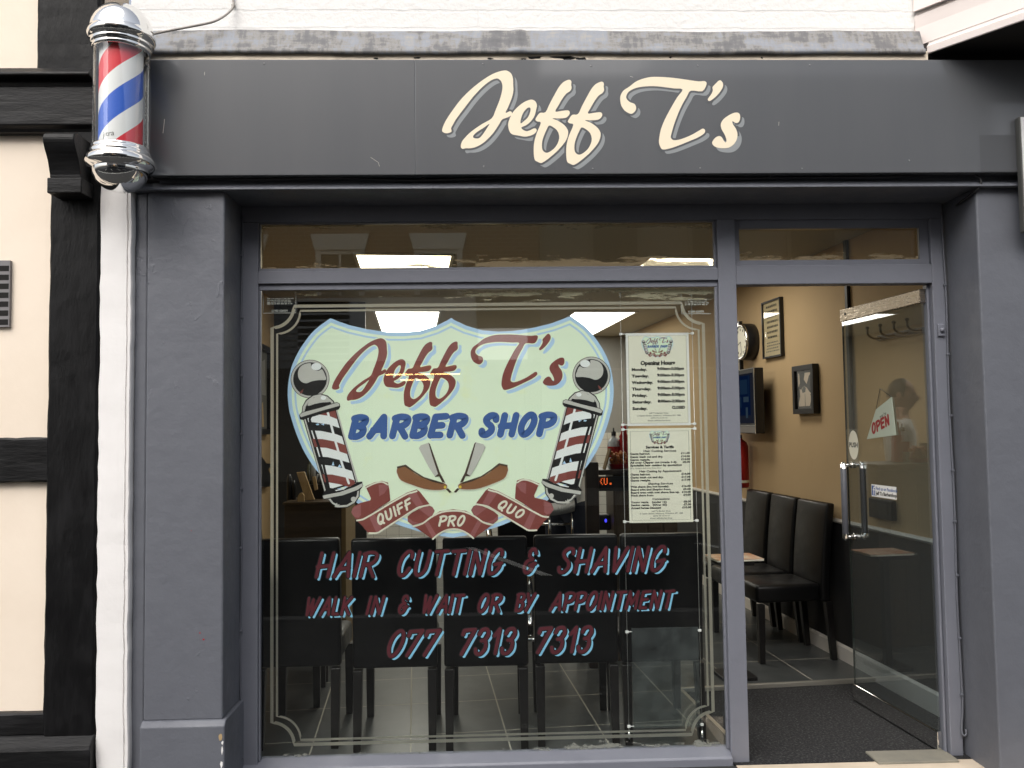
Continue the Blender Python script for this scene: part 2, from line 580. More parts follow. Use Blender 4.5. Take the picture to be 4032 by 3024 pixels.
def tilemat(name, w, base, base2, grout, gw=.006, rough=.25, spec=.5, ox=0, oy=0, rot=0.0, axes=(0, 1)):
    m, nt, out = newmat(name)
    tc = N(nt, 'ShaderNodeTexCoord')
    mp = N(nt, 'ShaderNodeMapping', {'Vector': tc.outputs['Object'], 'Rotation': (0, 0, rot)})
    sx = N(nt, 'ShaderNodeSeparateXYZ', {0: mp.outputs[0]})
    masks = []
    for ax, o_, ww in ((axes[0], ox, w[0]), (axes[1], oy, w[1])):
        a = N(nt, 'ShaderNodeMath', {0: sx.outputs[ax], 1: o_}, operation='SUBTRACT')
        b = N(nt, 'ShaderNodeMath', {0: a.outputs[0], 1: ww}, operation='DIVIDE')
        c = N(nt, 'ShaderNodeMath', {0: b.outputs[0], 1: .5}, operation='ADD')
        f = N(nt, 'ShaderNodeMath', {0: c.outputs[0]}, operation='FRACT')
        g = N(nt, 'ShaderNodeMath', {0: f.outputs[0], 1: .5}, operation='SUBTRACT')
        h = N(nt, 'ShaderNodeMath', {0: g.outputs[0]}, operation='ABSOLUTE')
        masks.append(N(nt, 'ShaderNodeMath', {0: h.outputs[0], 1: gw / 2 / ww}, operation='LESS_THAN').outputs[0])
    mk = N(nt, 'ShaderNodeMath', {0: masks[0], 1: masks[1]}, operation='MAXIMUM')
    nz = N(nt, 'ShaderNodeTexNoise', {'Vector': tc.outputs['Object'], 'Scale': 5, 'Detail': 8, 'Roughness': .65})
    col = ramp(nt, nz.outputs[0], [(.35, base), (.65, base2)])
    mx = N(nt, 'ShaderNodeMix', {0: mk.outputs[0], 6: col, 7: c4(grout)}, data_type='RGBA')
    ro = N(nt, 'ShaderNodeMapRange', {'Value': mk.outputs[0], 'To Min': rough, 'To Max': .8})
    bs = N(nt, 'ShaderNodeBsdfPrincipled', {'Base Color': mx.outputs[2], 'Roughness': ro.outputs[0]})
    bs.inputs['Specular IOR Level'].default_value = spec
    nb = N(nt, 'ShaderNodeBump', {'Strength': .25, 'Distance': .004, 'Height': nz.outputs[0]})
    nt.links.new(nb.outputs[0], bs.inputs['Normal'])
    nt.links.new(bs.outputs[0], out.inputs[0])
    return m


m_floor = tilemat('slate_floor_tiles', (.457, .457), (.052, .056, .056), (.086, .091, .089), (.40, .38, .32), .007, .3, ox=.131, oy=.171, rot=-IA)
m_wtile = tilemat('white_wall_tiles', (.15, .10), (.62, .63, .60), (.66, .66, .63), (.25, .25, .24), .004, .2, axes=(0, 2))


def brickmat(name, c1, c2, mortar, scale=1.0, bump=.5, bw=.225, rh=.075, ms=.01, rough=.85, zoff=0.0):
    m, nt, out = newmat(name)
    tc = N(nt, 'ShaderNodeTexCoord')
    sx = N(nt, 'ShaderNodeSeparateXYZ', {0: tc.outputs['Object']})
    zo = N(nt, 'ShaderNodeMath', {0: sx.outputs[2], 1: zoff}, operation='SUBTRACT')
    cb = N(nt, 'ShaderNodeCombineXYZ', {0: sx.outputs[0], 1: zo.outputs[0]})
    nz0 = N(nt, 'ShaderNodeTexNoise', {'Vector': tc.outputs['Object'], 'Scale': 9, 'Detail': 3})
    av = N(nt, 'ShaderNodeMix', {0: .02, 4: cb.outputs[0], 5: nz0.outputs[1]}, data_type='VECTOR')
    br = N(nt, 'ShaderNodeTexBrick', {'Vector': av.outputs[1], 'Color1': c4(c1), 'Color2': c4(c2), 'Mortar': c4(mortar), 'Scale': scale,
                                      'Mortar Size': ms, 'Brick Width': bw, 'Row Height': rh, 'Mortar Smooth': .3})
    nz = N(nt, 'ShaderNodeTexNoise', {'Vector': tc.outputs['Object'], 'Scale': 40, 'Detail': 6})
    hm = N(nt, 'ShaderNodeMath', {0: br.outputs[1], 1: -1.0, 2: nz.outputs[0]}, operation='MULTIPLY_ADD')
    bs = N(nt, 'ShaderNodeBsdfPrincipled', {'Base Color': br.outputs[0], 'Roughness': rough})
    bp = N(nt, 'ShaderNodeBump', {'Strength': bump, 'Distance': .012, 'Height': hm.outputs[0]})
    nt.links.new(bp.outputs[0], bs.inputs['Normal'])
    nt.links.new(bs.outputs[0], out.inputs[0])
    return m


m_wbrick = brickmat('white_painted_brick', (.86, .85, .83), (.84, .83, .81), (.80, .79, .77), bump=.35, ms=.006, rh=.078, bw=60, zoff=atY(1800, 34, .04).z)
m_brick = brickmat('red_brown_brick', (.30, .16, .10), (.24, .13, .085), (.36, .31, .26), bump=.4)
m_screw = pmat('painted_screw', (.22, .225, .23), .5)
m_stone = pmat('pale_stone', (.72, .69, .62), .85, col2=(.62, .59, .53), nscale=5)
m_asphalt = pmat('asphalt', (.014, .014, .015), .85, col2=(.019, .019, .019), nscale=30, bump=.4, bscale=120, bdist=.004, spec=.05)
m_paving = tilemat('paving_slabs', (.6, .6), (.040, .040, .040), (.052, .052, .051), (.025, .025, .025), .008, .8, .05)
m_kerb = pmat('kerb_stone', (.07, .07, .068), .85)
m_line = pmat('road_paint', (.75, .74, .68), .7)
m_darkglass = pmat('far_window_glass', (.03, .035, .04), .08)
m_greyrender = pmat('grey_render', (.26, .25, .23), .85)
m_palerender = pmat('pale_render', (.80, .79, .76), .8)
m_shutter = pmat('shutter_grey', (.34, .34, .33), .5)
m_lit = emat('strip_light', (1.0, .55, .2), 14)
m_mat = pmat('coir_entrance_mat', (.011, .011, .012), .95, col2=(.09, .09, .09), nscale=95, namt=(.50, .78), bump=1, bscale=120, bdist=.01, det=2)
m_signblue = pmat('sign_blue', (.03, .05, .32), .4)

# ------------------------------------------------------------------ light
w = bpy.data.worlds.new('World')
sc.world = w
w.use_nodes = True
nt = w.node_tree
bg = nt.nodes['Background']
sky = nt.nodes.new('ShaderNodeTexSky')
sky.sky_type = 'NISHITA'
sky.sun_disc = False
SUN_EL, SUN_AZ = R(46), R(202)
sky.sun_elevation = SUN_EL
sky.sun_rotation = SUN_AZ
sky.air_density = 1.0
sky.dust_density = 4.0
sky.ozone_density = 1.0
hs = N(nt, 'ShaderNodeHueSaturation', {'Saturation': .36, 'Color': sky.outputs[0]})
nt.links.new(hs.outputs[0], bg.inputs[0])
bg.inputs[1].default_value = .15
sl = bpy.data.lights.new('sun', 'SUN')
sl.energy = 1.45
sl.angle = R(70)
sl.color = (1, .96, .9)
so = bpy.data.objects.new('sun', sl)
COL.objects.link(so)
sd = Vector((math.sin(SUN_AZ) * math.cos(SUN_EL), math.cos(SUN_AZ) * math.cos(SUN_EL), math.sin(SUN_EL)))
so.rotation_euler = sd.to_track_quat('Z', 'Y').to_euler()
so.location = (0, -4, 12)
vs = sc.view_settings
vs.view_transform = 'Standard'
vs.look = 'None'
vs.gamma = 1
vs.use_curve_mapping = False
vs.exposure = 0.52
sc.render.engine = 'CYCLES'
cy = sc.cycles
cy.use_denoising = True
cy.max_bounces = 10
cy.diffuse_bounces = 4
cy.glossy_bounces = 5
cy.transparent_max_bounces = 32
cy.transmission_bounces = 6
cy.caustics_reflective = False
cy.caustics_refractive = False
cy.sample_clamp_indirect = 6

# ------------------------------------------------------------------ brush lettering
GL = {
 'A': (['l', (0, 0), (.42, 1)], ['l', (.42, 1), (.62, 0)], ['l', (.1, .32), (.56, .36)]),
 'B': (['l', (.02, 0), (.02, .95)], ['s', (-.05, .94), (.2, 1), (.45, .92), (.42, .66), (.2, .53)], ['s', (.2, .54), (.45, .42), (.45, .15), (.25, 0), (.02, .02)]),
 'C': (['s', (.5, .75), (.46, .95), (.28, 1.0), (.06, .75), (0, .35), (.1, .04), (.3, .02), (.5, .3)],),
 'E': (['l', (0, 0), (.02, .97)], ['l', (.02, .97), (.48, 1)], ['l', (0, .5), (.4, .53)], ['l', (0, .02), (.42, .02)]),
 'F': (['l', (0, 0), (.02, .97)], ['l', (.02, .97), (.48, 1)], ['l', (-.06, .5), (.4, .53)]),
 'G': (['s', (.5, .78), (.45, .97), (.26, 1), (.05, .72), (0, .33), (.1, .03), (.3, .03), (.48, .25), (.5, .42)], ['l', (.26, .38), (.57, .45)]),
 'H': (['l', (0, 0), (0, 1)], ['l', (.52, 0), (.52, 1)], ['l', (-.06, .43), (.52, .47)]),
 'I': (['l', (0, 0), (0, 1)],),
 'K': (['l', (0, 0), (0, 1)], ['l', (.5, 1), (.03, .42)], ['l', (.14, .5), (.55, 0)]),
 'L': (['l', (0, 1), (0, .02)], ['l', (0, .02), (.38, .02)]),
 'M': (['l', (0, 0), (.05, 1)], ['l', (.05, 1), (.3, .25)], ['l', (.3, .25), (.6, 1)], ['l', (.6, 1), (.64, 0)]),
 'N': (['l', (0, 0), (0, 1)], ['l', (0, 1), (.45, 0)], ['l', (.45, 0), (.48, 1)]),
 'O': (['c', (.26, 1), (.07, .75), (0, .35), (.1, .04), (.27, 0), (.45, .25), (.53, .65), (.44, .95)],),
 'P': (['l', (.02, 0), (.02, .95)], ['s', (-.06, .92), (.2, 1.0), (.5, .92), (.5, .64), (.3, .48), (.05, .45)]),
 'Q': (['c', (.26, 1), (.07, .75), (0, .35), (.1, .04), (.27, 0), (.45, .25), (.53, .65), (.44, .95)], ['l', (.25, .2), (.5, -.1)]),
 'R': (['l', (.02, 0), (.02, .95)], ['s', (-.06, .92), (.2, 1.0), (.5, .92), (.5, .66), (.3, .5), (.05, .47)], ['l', (.22, .5), (.58, -.03)]),
 'S': (['s', (.52, .78), (.46, .97), (.25, 1.0), (.08, .82), (.16, .62), (.38, .42), (.42, .2), (.25, .01), (.05, .03), (0, .2)],),
 'T': (['l', (0, .97), (.56, 1)], ['l', (.27, .97), (.27, 0)]),
 'U': (['s', (0, 1), (0, .3), (.1, .03), (.3, .03), (.48, .3), (.5, 1)],),
 'V': (['l', (0, 1), (.14, 0)], ['l', (.14, 0), (.55, 1)]),
 'W': (['l', (0, 1), (.1, 0)], ['l', (.1, 0), (.36, .9)], ['l', (.36, .9), (.42, 0)], ['l', (.42, 0), (.8, 1)]),
 'Y': (['l', (0, 1), (.2, .46)], ['l', (.55, 1), (.06, 0)]),
 '&': (['s', (.54, .82), (.42, 1.0), (.22, .95), (.18, .72), (.4, .58)], ['s', (.38, .56), (.12, .5), (0, .25), (.12, .02), (.32, .05), (.46, .25), (.48, .4)], ['l', (.28, .32), (.58, .39)]),
 '0': (['c', (.30, 1), (.08, .75), (0, .35), (.1, .04), (.27, 0), (.47, .25), (.57, .65), (.5, .95)],),
 '1': (['l', (.05, .72), (.27, 1)], ['l', (.27, 1), (.27, 0)]),
 '3': (['s', (.05, .80), (.15, .97), (.4, 1), (.52, .8), (.4, .58), (.22, .53)], ['s', (.24, .54), (.45, .48), (.48, .2), (.3, 0), (.08, .02), (0, .2)]),
 '7': (['l', (0, .80), (.03, .97)], ['l', (.03, .97), (.58, 1)], ['l', (.58, 1), (.12, 0)]),
}
GLW = {'A': .62, 'I': 0, '1': .3, 'W': .8, 'M': .64, 'L': .38, 'E': .46, 'F': .46, 'P': .48, 'B': .45}


def word_strokes(word, a, b, h, sw, slant=.27, gap=.27):
    """brush strokes of one word fitted between ink edges a and b (2-D points on the baseline), cap height h, stroke width sw"""
    a, b = Vector(a), Vector(b)
    ex = (b - a).normalized()
    ey = Vector((-ex.y, ex.x))
    W = (b - a).length
    hh = h - sw
    strokes = []
    pen = 0
    for ch in word:
        for st in GL[ch]:
            pts = st[1:]
            if st[0] == 's':
                pts = catmull(pts, 5)
            if st[0] == 'c':
                pts = catmull(pts, 5, True)
            strokes.append((st[0] == 'c', [(pen + x + slant * y, y) for x, y in pts]))
        pen += GLW.get(ch, .52) + gap
    xs = [p[0] for c, s in strokes for p in s]
    x0, x1 = min(xs), max(xs)
    k = (W - sw) / max(1e-6, (x1 - x0))
    return [(c, [tuple(a + ex * (sw / 2 + (x - x0) * k) + ey * (sw / 2 + y * hh)) for x, y in s]) for c, s in strokes]


class Decal:
    """stack of flat coloured pieces; every piece lies a hair in front of the one before"""
    def __init__(s):
        s.items = []          # (material index, loops)
        s.mats = []

    def mi(s, m):
        if m not in s.mats:
            s.mats.append(m)
        return s.mats.index(m)

    def poly(s, m, outer, *holes):
        s.items.append((s.mi(m), [list(outer)] + [list(h) for h in holes]))

    def quads(s, m, qs):
        s.items.append((s.mi(m), None, qs))

    def stroke(s, m, pts, w, closed=False):
        s.quads(m, stroke_poly(pts, w, closed))

    def to_mesh(s, mb, T, d0, step, base=0):
        """T(x, z, depth)"""
        for k, it in enumerate(s.items):
            d = d0 + step * k
            if it[1] is not None:
                mb.fill(it[1], lambda x, y: T(x, y, d), base + it[0])
            else:
                for j, q in enumerate(it[2]):
                    mb.face([T(p[0], p[1], d) for p in q], base + it[0])


def word(D, txt, a, b, h, sw, col, shade=None, off=(0, 0), outl=None, ow=0, slant=.27, gap=.27, sww=None):
    S = word_strokes(txt, a, b, h, sw, slant, gap)
    if shade:
        for c, p in S:
            D.stroke(shade, [(x + off[0], y + off[1]) for x, y in p], sww or sw, c)
    if outl:
        for c, p in S:
            D.stroke(outl, p, sw + ow, c)
    for c, p in S:
        D.stroke(col, p, sw, c)


# the script name, traced as outlines in photo pixels of the fascia
def crop(o, s, pts):
    return [(o[0] + x / s, o[1] + y / s) for x, y in pts]


o1, o2, o3 = (1720, 250), (2040, 300), (2400, 260)
J = [(93, 1130), (150, 990), (290, 780), (440, 590), (640, 400), (850, 245), (1010, 160), (1150, 123), (1220, 132), (1280, 180), (1308, 260), (1312, 370), (1316, 470), (1290, 590), (1230, 740), (1182, 850), (1255, 822), (1290, 845), (1275, 895), (1200, 935), (1120, 968), (1050, 1080), (950, 1220), (820, 1350), (690, 1430), (580, 1458), (500, 1458), (440, 1468), (412, 1430), (430, 1350), (490, 1270), (600, 1165), (780, 1040), (945, 942), (1010, 800), (1075, 640), (1115, 500), (1128, 400), (1112, 320), (1070, 272), (1020, 260), (920, 300), (780, 410), (620, 580), (450, 800), (330, 960), (262, 1080), (245, 1120), (255, 1165), (225, 1190), (160, 1200), (105, 1180)]
JH = [(905, 1038), (800, 1110), (690, 1180), (625, 1245), (640, 1283), (725, 1285), (790, 1220), (850, 1130)]
e_ = [(1225, 1060), (1245, 970), (1300, 850), (1400, 740), (1510, 660), (1620, 622), (1690, 650), (1720, 720), (1705, 800), (1680, 900), (1620, 990), (1540, 1060), (1455, 1100), (1480, 1140), (1540, 1165), (1600, 1150), (1660, 1120), (1700, 1120), (1715, 1160), (1670, 1215), (1580, 1250), (1500, 1258), (1400, 1240), (1300, 1220), (1250, 1170)]
eH = [(1440, 1030), (1450, 940), (1490, 840), (1560, 765), (1605, 765), (1608, 820), (1570, 920), (1500, 990)]
f_ = [(890, 65), (915, 95), (912, 150), (918, 210), (890, 260), (830, 300), (760, 390), (690, 510), (640, 608), (740, 600), (850, 588), (885, 615), (880, 660), (840, 705), (790, 722), (700, 728), (590, 728), (690, 770), (790, 840), (845, 910), (860, 980), (835, 1080), (770, 1180), (650, 1310), (520, 1420), (440, 1475), (390, 1495), (340, 1475), (290, 1445), (272, 1370), (268, 1240), (280, 1120), (320, 980), (390, 805), (330, 780), (297, 750), (320, 700), (375, 632), (470, 620), (540, 480), (620, 330), (700, 190), (770, 110), (840, 72)]
fH = [(535, 850), (620, 890), (680, 950), (707, 1040), (690, 1130), (640, 1220), (560, 1290), (490, 1318), (435, 1290), (410, 1230), (415, 1120), (450, 1010), (490, 920)]
T_ = [(1480, 237), (1508, 285), (1440, 395), (1265, 385), (1200, 480), (1120, 620), (1050, 780), (990, 950), (955, 1080), (955, 1120), (985, 1150), (1050, 1152), (1150, 1125), (1280, 1070), (1400, 1000), (1450, 975), (1485, 1000), (1470, 1050), (1380, 1110), (1240, 1170), (1080, 1235), (950, 1280), (830, 1300), (790, 1260), (768, 1190), (775, 1100), (800, 980), (860, 830), (950, 660), (1050, 490), (1135, 368), (1000, 350), (850, 330), (680, 315), (500, 325), (380, 355), (295, 405), (260, 470), (270, 520), (320, 565), (385, 590), (412, 640), (400, 700), (350, 742), (300, 735), (230, 690), (180, 610), (165, 520), (175, 450), (220, 380), (310, 320), (400, 250), (500, 205), (640, 173), (800, 172), (1000, 187), (1200, 215), (1380, 240)]
ap = [(1725, 225), (1760, 265), (1760, 330), (1720, 400), (1650, 480), (1570, 540), (1535, 540), (1530, 510), (1580, 440), (1605, 380), (1600, 330), (1650, 275), (1690, 235)]
s_ = [(1985, 725), (2025, 755), (2028, 830), (2000, 880), (1955, 885), (1910, 860), (1920, 910), (1965, 980), (1988, 1060), (1975, 1150), (1920, 1230), (1840, 1275), (1740, 1280), (1650, 1262), (1600, 1220), (1597, 1180), (1640, 1120), (1700, 1090), (1745, 1110), (1780, 1170), (1810, 1190), (1815, 1140), (1785, 1060), (1740, 980), (1730, 900), (1770, 830), (1850, 770), (1920, 735)]
f2 = [(x + 558, y + 33) for x, y in f_]
f2H = [(x + 558, y + 33) for x, y in fH]
SCRIPT = [[crop(o1, 4.365, J), crop(o1, 4.365, JH)], [crop(o1, 4.365, e_), crop(o1, 4.365, eH)],
          [crop(o2, 4.365, f_), crop(o2, 4.365, fH)], [crop(o2, 4.365, f2), crop(o2, 4.365, f2H)],
          [crop(o3, 3.95, T_)], [crop(o3, 3.95, ap)], [crop(o3, 3.95, s_)]]


def script_name(D, tp, fill, shade, outl, off, ow):
    """tp maps a fascia photo pixel to the sign's own plane"""
    L = [[catmull([tp(*p) for p in lp], 3, True) for lp in g] for g in SCRIPT]
    for g in L:
        D.poly(shade, *[[(x + off[0], y + off[1]) for x, y in lp] for lp in g])
    for g in L:
        hs_ = [offset(h, -ow) for h in g[1:]]
        D.poly(outl, offset(g[0], ow), *hs_)
    for g in L:
        D.poly(fill, *g)


# ---- the shield logo, in window-plane coordinates (x, z)
YW = .29


def wp(x, y):
    p = atY(x, y, YW)
    return (p.x, p.z)


CX = (wp(1777, 1252)[0] + wp(1783, 2115)[0]) / 2


def mir(p):
    return (2 * CX - p[0], p[1])


def pc(o, s, pts):
    return [wp(*q) for q in crop(o, s, pts)]


def circle(c, r, n=28, ry=None, a0=0, a1=2 * math.pi):
    ry = ry or r
    return [(c[0] + r * math.cos(a0 + (a1 - a0) * k / n), c[1] + ry * math.sin(a0 + (a1 - a0) * k / n)) for k in range(n)]


def logo():
    D = Decal()
    half = [(1777, 1252)] + [(1760, 1262), (1715, 1284), (1652.7, 1303.5), (1590, 1309), (1536, 1308.6), (1490, 1303), (1446.6, 1296.6), (1378, 1281), (1340, 1268)][0:] + [(1300.6, 1253)]
    side = [(1300.6, 1253), (1240.5, 1298), (1202.7, 1343), (1171.8, 1391), (1147.7, 1446), (1136.5, 1501), (1133, 1555), (1138, 1611), (1148, 1650), (1165, 1703), (1192.4, 1768), (1223, 1820), (1260, 1868), (1320, 1925), (1398, 1975), (1480, 2025), (1561, 2064), (1649, 2092), (1720, 2108), (1783, 2116)]
    L = [wp(*p) for p in half] + [wp(*p) for p in catmull(side, 3)][1:]
    out = L + [mir(p) for p in L[-2:0:-1]]
    D.poly(m_sblue, out)
    px = (wp(1778, 1500)[0] - wp(1777, 1500)[0])
    D.poly(m_sgreen, offset(out, -15 * px))
    D.poly(m_sblue, offset(out, -26 * px))
    D.poly(m_sgreen, offset(out, -33 * px))

    # script name
    A, B, C_ = Vector((1985, 279)), Vector((1757, 523)), Vector((2842, 584))
    A2, B2, C2 = Vector((1495, 1333)), Vector((1320, 1533)), Vector((2168, 1519))
    Mx = Matrix(((B - A).x, (C_ - A).x), ) if False else None
    e1, e2 = B - A, C_ - A
    det = e1.x * e2.y - e1.y * e2.x

    def tp(x, y):
        d = Vector((x, y)) - A
        s = (d.x * e2.y - d.y * e2.x) / det
        t = (e1.x * d.y - e1.y * d.x) / det
        q = A2 + (B2 - A2) * s + (C2 - A2) * t
        return wp(q.x, q.y)
    script_name(D, tp, m_maroon, m_sblue, m_sgreen, (15 * px, -14 * px), 4.5 * px)

    # BARBER SHOP
    hB = wp(1600, 1629)[1] - wp(1600, 1731)[1]
    for t, xa, xb in (('BARBER', 1370, 1847), ('SHOP', 1884, 2197)):
        a, b = wp(xa, 1732), wp(xb, 1732)
        y = wp(1780, 1727)[1]
        word(D, t, (a[0], y), (b[0], y), hB, 27 * px, m_navy, m_sblue, (9 * px, -8 * px), m_sgreen, 6 * px, .22, .36)

    # pole, drawn left and mirrored right
    def P4(pts):
        return pc((1120, 1420), 2.765, pts)

    def sw(n):
        return n / 2.765 * px

    def both(fn):
        fn(lambda q: q)
        fn(lambda q: [mir(p) for p in q])

    def pole(m):
        ball = wp(1120 + 280 / 2.765, 1420 + 200 / 2.765)
        D.poly(m_dbrown, m(circle(ball, sw(209), 40)))
        D.poly(m_dgrey, m(circle(ball, sw(203), 40)))
        D.poly(m_black_flat, m(circle(ball, sw(182), 40)))
        D.poly(m_dgrey, m(catmull(P4([(170, 72), (215, 40), (285, 28), (290, 62), (320, 100), (370, 112), (410, 95), (440, 150), (452, 208), (380, 212), (300, 225), (240, 247), (190, 232), (155, 190), (148, 130)]), 3, True)))
        D.poly(m_dwhite, m(circle(wp(1120 + 348 / 2.765, 1420 + 66 / 2.765), sw(54), 20, sw(40))))
        D.poly(m_maroon, m(P4([(165, 350), (185, 325), (210, 305), (200, 345), (175, 362)])))
        D.poly(m_black_flat, m(P4([(186, 590), (195, 500), (235, 425), (305, 374), (390, 356), (472, 380), (535, 436), (556, 476)])))
        D.poly(m_dgrey, m(P4([(194, 580), (204, 500), (244, 434), (312, 384), (390, 366), (466, 390), (524, 442), (542, 474)])))
        D.poly(m_black_flat, m(P4([(218, 570), (232, 500), (268, 444), (322, 402), (390, 388), (456, 408), (500, 446), (518, 478)])))
        D.poly(m_dgrey, m(catmull(P4([(252, 478), (290, 420), (385, 388), (455, 405), (502, 448), (420, 455), (330, 472), (270, 492)]), 2, True)))
        D.poly(m_dwhite, m(circle(wp(1120 + 425 / 2.765, 1420 + 405 / 2.765), sw(30), 14, sw(22))))
        # drum
        D.poly(m_black_flat, m(P4([(205, 640), (572, 530), (802, 1325), (440, 1435)])))
        D.poly(m_dwhite, m(P4([(250, 628), (545, 540), (768, 1318), (485, 1402)])))
        for col, q in ((m_maroon, [(360, 585), (470, 548), (550, 525), (577, 637), (480, 600)]), (m_black_flat, [(250, 668), (330, 672), (490, 695), (612, 738), (634, 828), (560, 800), (400, 765), (278, 760)]),
                       (m_maroon, [(303, 850), (420, 855), (550, 880), (664, 920), (690, 1020), (590, 985), (460, 950), (328, 940)]), (m_black_flat, [(358, 1045), (470, 1050), (600, 1080), (722, 1115), (745, 1205), (650, 1175), (520, 1145), (385, 1130)]),
                       (m_maroon, [(412, 1238), (520, 1240), (660, 1270), (762, 1302), (770, 1350), (700, 1375), (600, 1345), (480, 1325), (438, 1325)])):
            D.poly(col, m(P4(q)))
        D.stroke(m_black_flat, m(catmull(P4([(312, 588), (276, 640), (318, 760), (400, 1030), (486, 1395)]), 4)), sw(26))
        D.stroke(m_dwhite, m(P4([(474, 568), (556, 880), (630, 1130), (702, 1335)])), sw(24))
        D.stroke(m_dgrey, m(P4([(224, 640), (444, 1420)])), sw(15))
        D.stroke(m_dgrey, m(P4([(570, 540), (790, 1318)])), sw(15))
        # scuffs
        for q in ([(340, 690), (372, 682), (380, 700), (352, 704)], [(395, 690), (436, 684), (430, 706)], [(515, 1140), (532, 1095), (545, 1142)], [(580, 1160), (600, 1128), (626, 1162)]):
            D.poly(m_sblue, m(P4(q)))
        # upper collar
        D.poly(m_black_flat, m(P4([(160, 592), (190, 560), (400, 502), (570, 452), (602, 466), (608, 504), (590, 532), (400, 580), (200, 645), (170, 638)])))
        D.poly(m_dgrey, m(P4([(165, 592), (195, 566), (400, 512), (570, 458), (597, 470), (598, 492), (400, 547), (182, 616)])))
        # bottom collar and dome
        D.poly(m_black_flat, m(P4([(466, 1500), (515, 1565), (595, 1606), (685, 1600), (770, 1555), (818, 1480), (824, 1400)])))
        D.poly(m_dgrey, m(P4([(476, 1504), (522, 1558), (597, 1597), (683, 1591), (762, 1548), (808, 1478), (814, 1408)])))
        D.poly(m_black_flat, m(P4([(500, 1500), (535, 1545), (600, 1576), (680, 1570), (748, 1530), (788, 1468), (796, 1416)])))
        D.poly(m_dgrey, m(circle(wp(1120 + 752 / 2.765, 1420 + 1508 / 2.765), sw(27), 14)))
        D.poly(m_dgrey, m(P4([(545, 1590), (572, 1545), (580, 1570), (600, 1560), (590, 1598)])))
        D.poly(m_black_flat, m(P4([(412, 1455), (450, 1408), (500, 1385), (600, 1400), (720, 1370), (800, 1322), (846, 1316), (858, 1360), (822, 1412), (650, 1474), (428, 1514)])))
        D.poly(m_dgrey, m(P4([(417, 1472), (440, 1463), (600, 1432), (760, 1377), (850, 1334), (852, 1365), (800, 1405), (640, 1464), (430, 1504)])))
        D.poly(m_dwhite, m(P4([(555, 1410), (640, 1388), (695, 1370), (650, 1402), (560, 1420)])))
    both(pole)

    def P3(pts):
        return pc((1000, 1600), 2.911, pts)

    def P5(pts):
        return pc((1360, 1840), 2.633, pts)

    def razor(m):
        D.poly(m_dgrey, m(P3([(1890, 480), (1912, 446), (2000, 418), (2030, 480), (2128, 772), (2075, 806), (2000, 690)])))
        D.poly(m_dbrown, m(P3([(2000, 416), (2016, 430), (2062, 560), (2132, 760), (2200, 890), (2165, 885), (2108, 770), (2040, 560)])))
        D.poly(m_dbrown, m(P3([(2070, 808), (2118, 768), (2155, 800), (2200, 890), (2160, 872), (2126, 802)])))
        D.poly(m_dcream, m(catmull(P3([(1636, 712), (1738, 672), (1800, 722), (1900, 788), (2050, 846), (2190, 876), (2224, 920), (2195, 958), (2080, 968), (1950, 953), (1795, 902), (1684, 854), (1642, 790)]), 2, True)))
        D.poly(m_brown, m(catmull(P3([(1640, 715), (1740, 690), (1800, 735), (1900, 800), (2050, 855), (2190, 885), (2214, 920), (2190, 950), (2080, 960), (1950, 945), (1800, 895), (1690, 850), (1650, 790)]), 2, True)))
        D.poly(m_dbrown, m(P3([(1640, 690), (1740, 667), (1830, 735), (1950, 810), (2100, 855), (2184, 880), (2160, 892), (2050, 867), (1920, 812), (1800, 737), (1730, 691), (1642, 713)])))
        D.poly(m_dbrown, m(P5([(1038, 222), (1066, 218), (1102, 256), (1078, 264)])))
        D.poly(m_yellow, m(circle(wp(1360 + 1034 / 2.633, 1840 + 205 / 2.633), 5.5 * px, 14)))
    both(razor)

    def S5(n):
        return n / 2.633 * px

    def ribbon(m):
        D.poly(m_maroon, m(P5([(205, 198), (300, 156), (380, 140), (442, 158), (456, 230), (466, 345), (380, 400), (240, 500), (112, 540), (90, 512), (62, 470), (80, 412), (150, 370), (258, 342), (266, 322), (222, 222)])))
        D.poly(m_maroon_l, m(P5([(345, 182), (420, 176), (448, 205), (405, 268), (352, 300)])))
        D.poly(m_maroon_l, m(P5([(62, 470), (82, 414), (160, 384), (162, 495), (140, 522), (98, 515)])))
        D.stroke(m_dcream, m(catmull(P5([(212, 210), (300, 168), (380, 152), (440, 180)]), 4)), S5(15))
        D.poly(m_maroon, m(P5([(745, 440), (850, 392), (900, 408), (926, 450), (900, 500), (840, 560), (700, 602), (648, 562), (645, 510), (690, 470)])))
        D.poly(m_maroon_l, m(P5([(760, 432), (850, 400), (898, 414), (922, 450), (880, 520)])))
        D.poly(m_maroon_l, m(P5([(645, 515), (700, 560), (770, 580), (700, 600), (650, 562)])))
        D.poly(m_maroon, m(P5([(112, 545), (250, 490), (330, 440), (480, 350), (640, 262), (740, 228), (772, 252), (872, 380), (790, 400), (700, 452), (540, 552), (400, 650), (330, 690), (245, 690), (170, 600)])))
        D.poly(m_maroon_l, m(P5([(246, 512), (302, 482), (386, 645), (322, 678)])))
        D.poly(m_maroon_l, m(P5([(650, 284), (730, 250), (806, 384), (746, 416)])))
        D.stroke(m_dcream, m(catmull(P5([(120, 550), (180, 540), (240, 508), (330, 456), (480, 365), (640, 277), (690, 262), (740, 246)]), 3)), S5(17))
        D.stroke(m_dcream, m(catmull(P5([(246, 682), (330, 680), (390, 645), (540, 550), (690, 455), (760, 415), (872, 390)]), 3)), S5(17))
    both(ribbon)
    # PRO band
    lt = P5([(702, 612), (800, 575), (880, 513), (980, 455), (1118, 434)])
    lb = P5([(1118, 632), (1010, 662), (940, 708), (908, 746), (870, 722), (742, 632)])
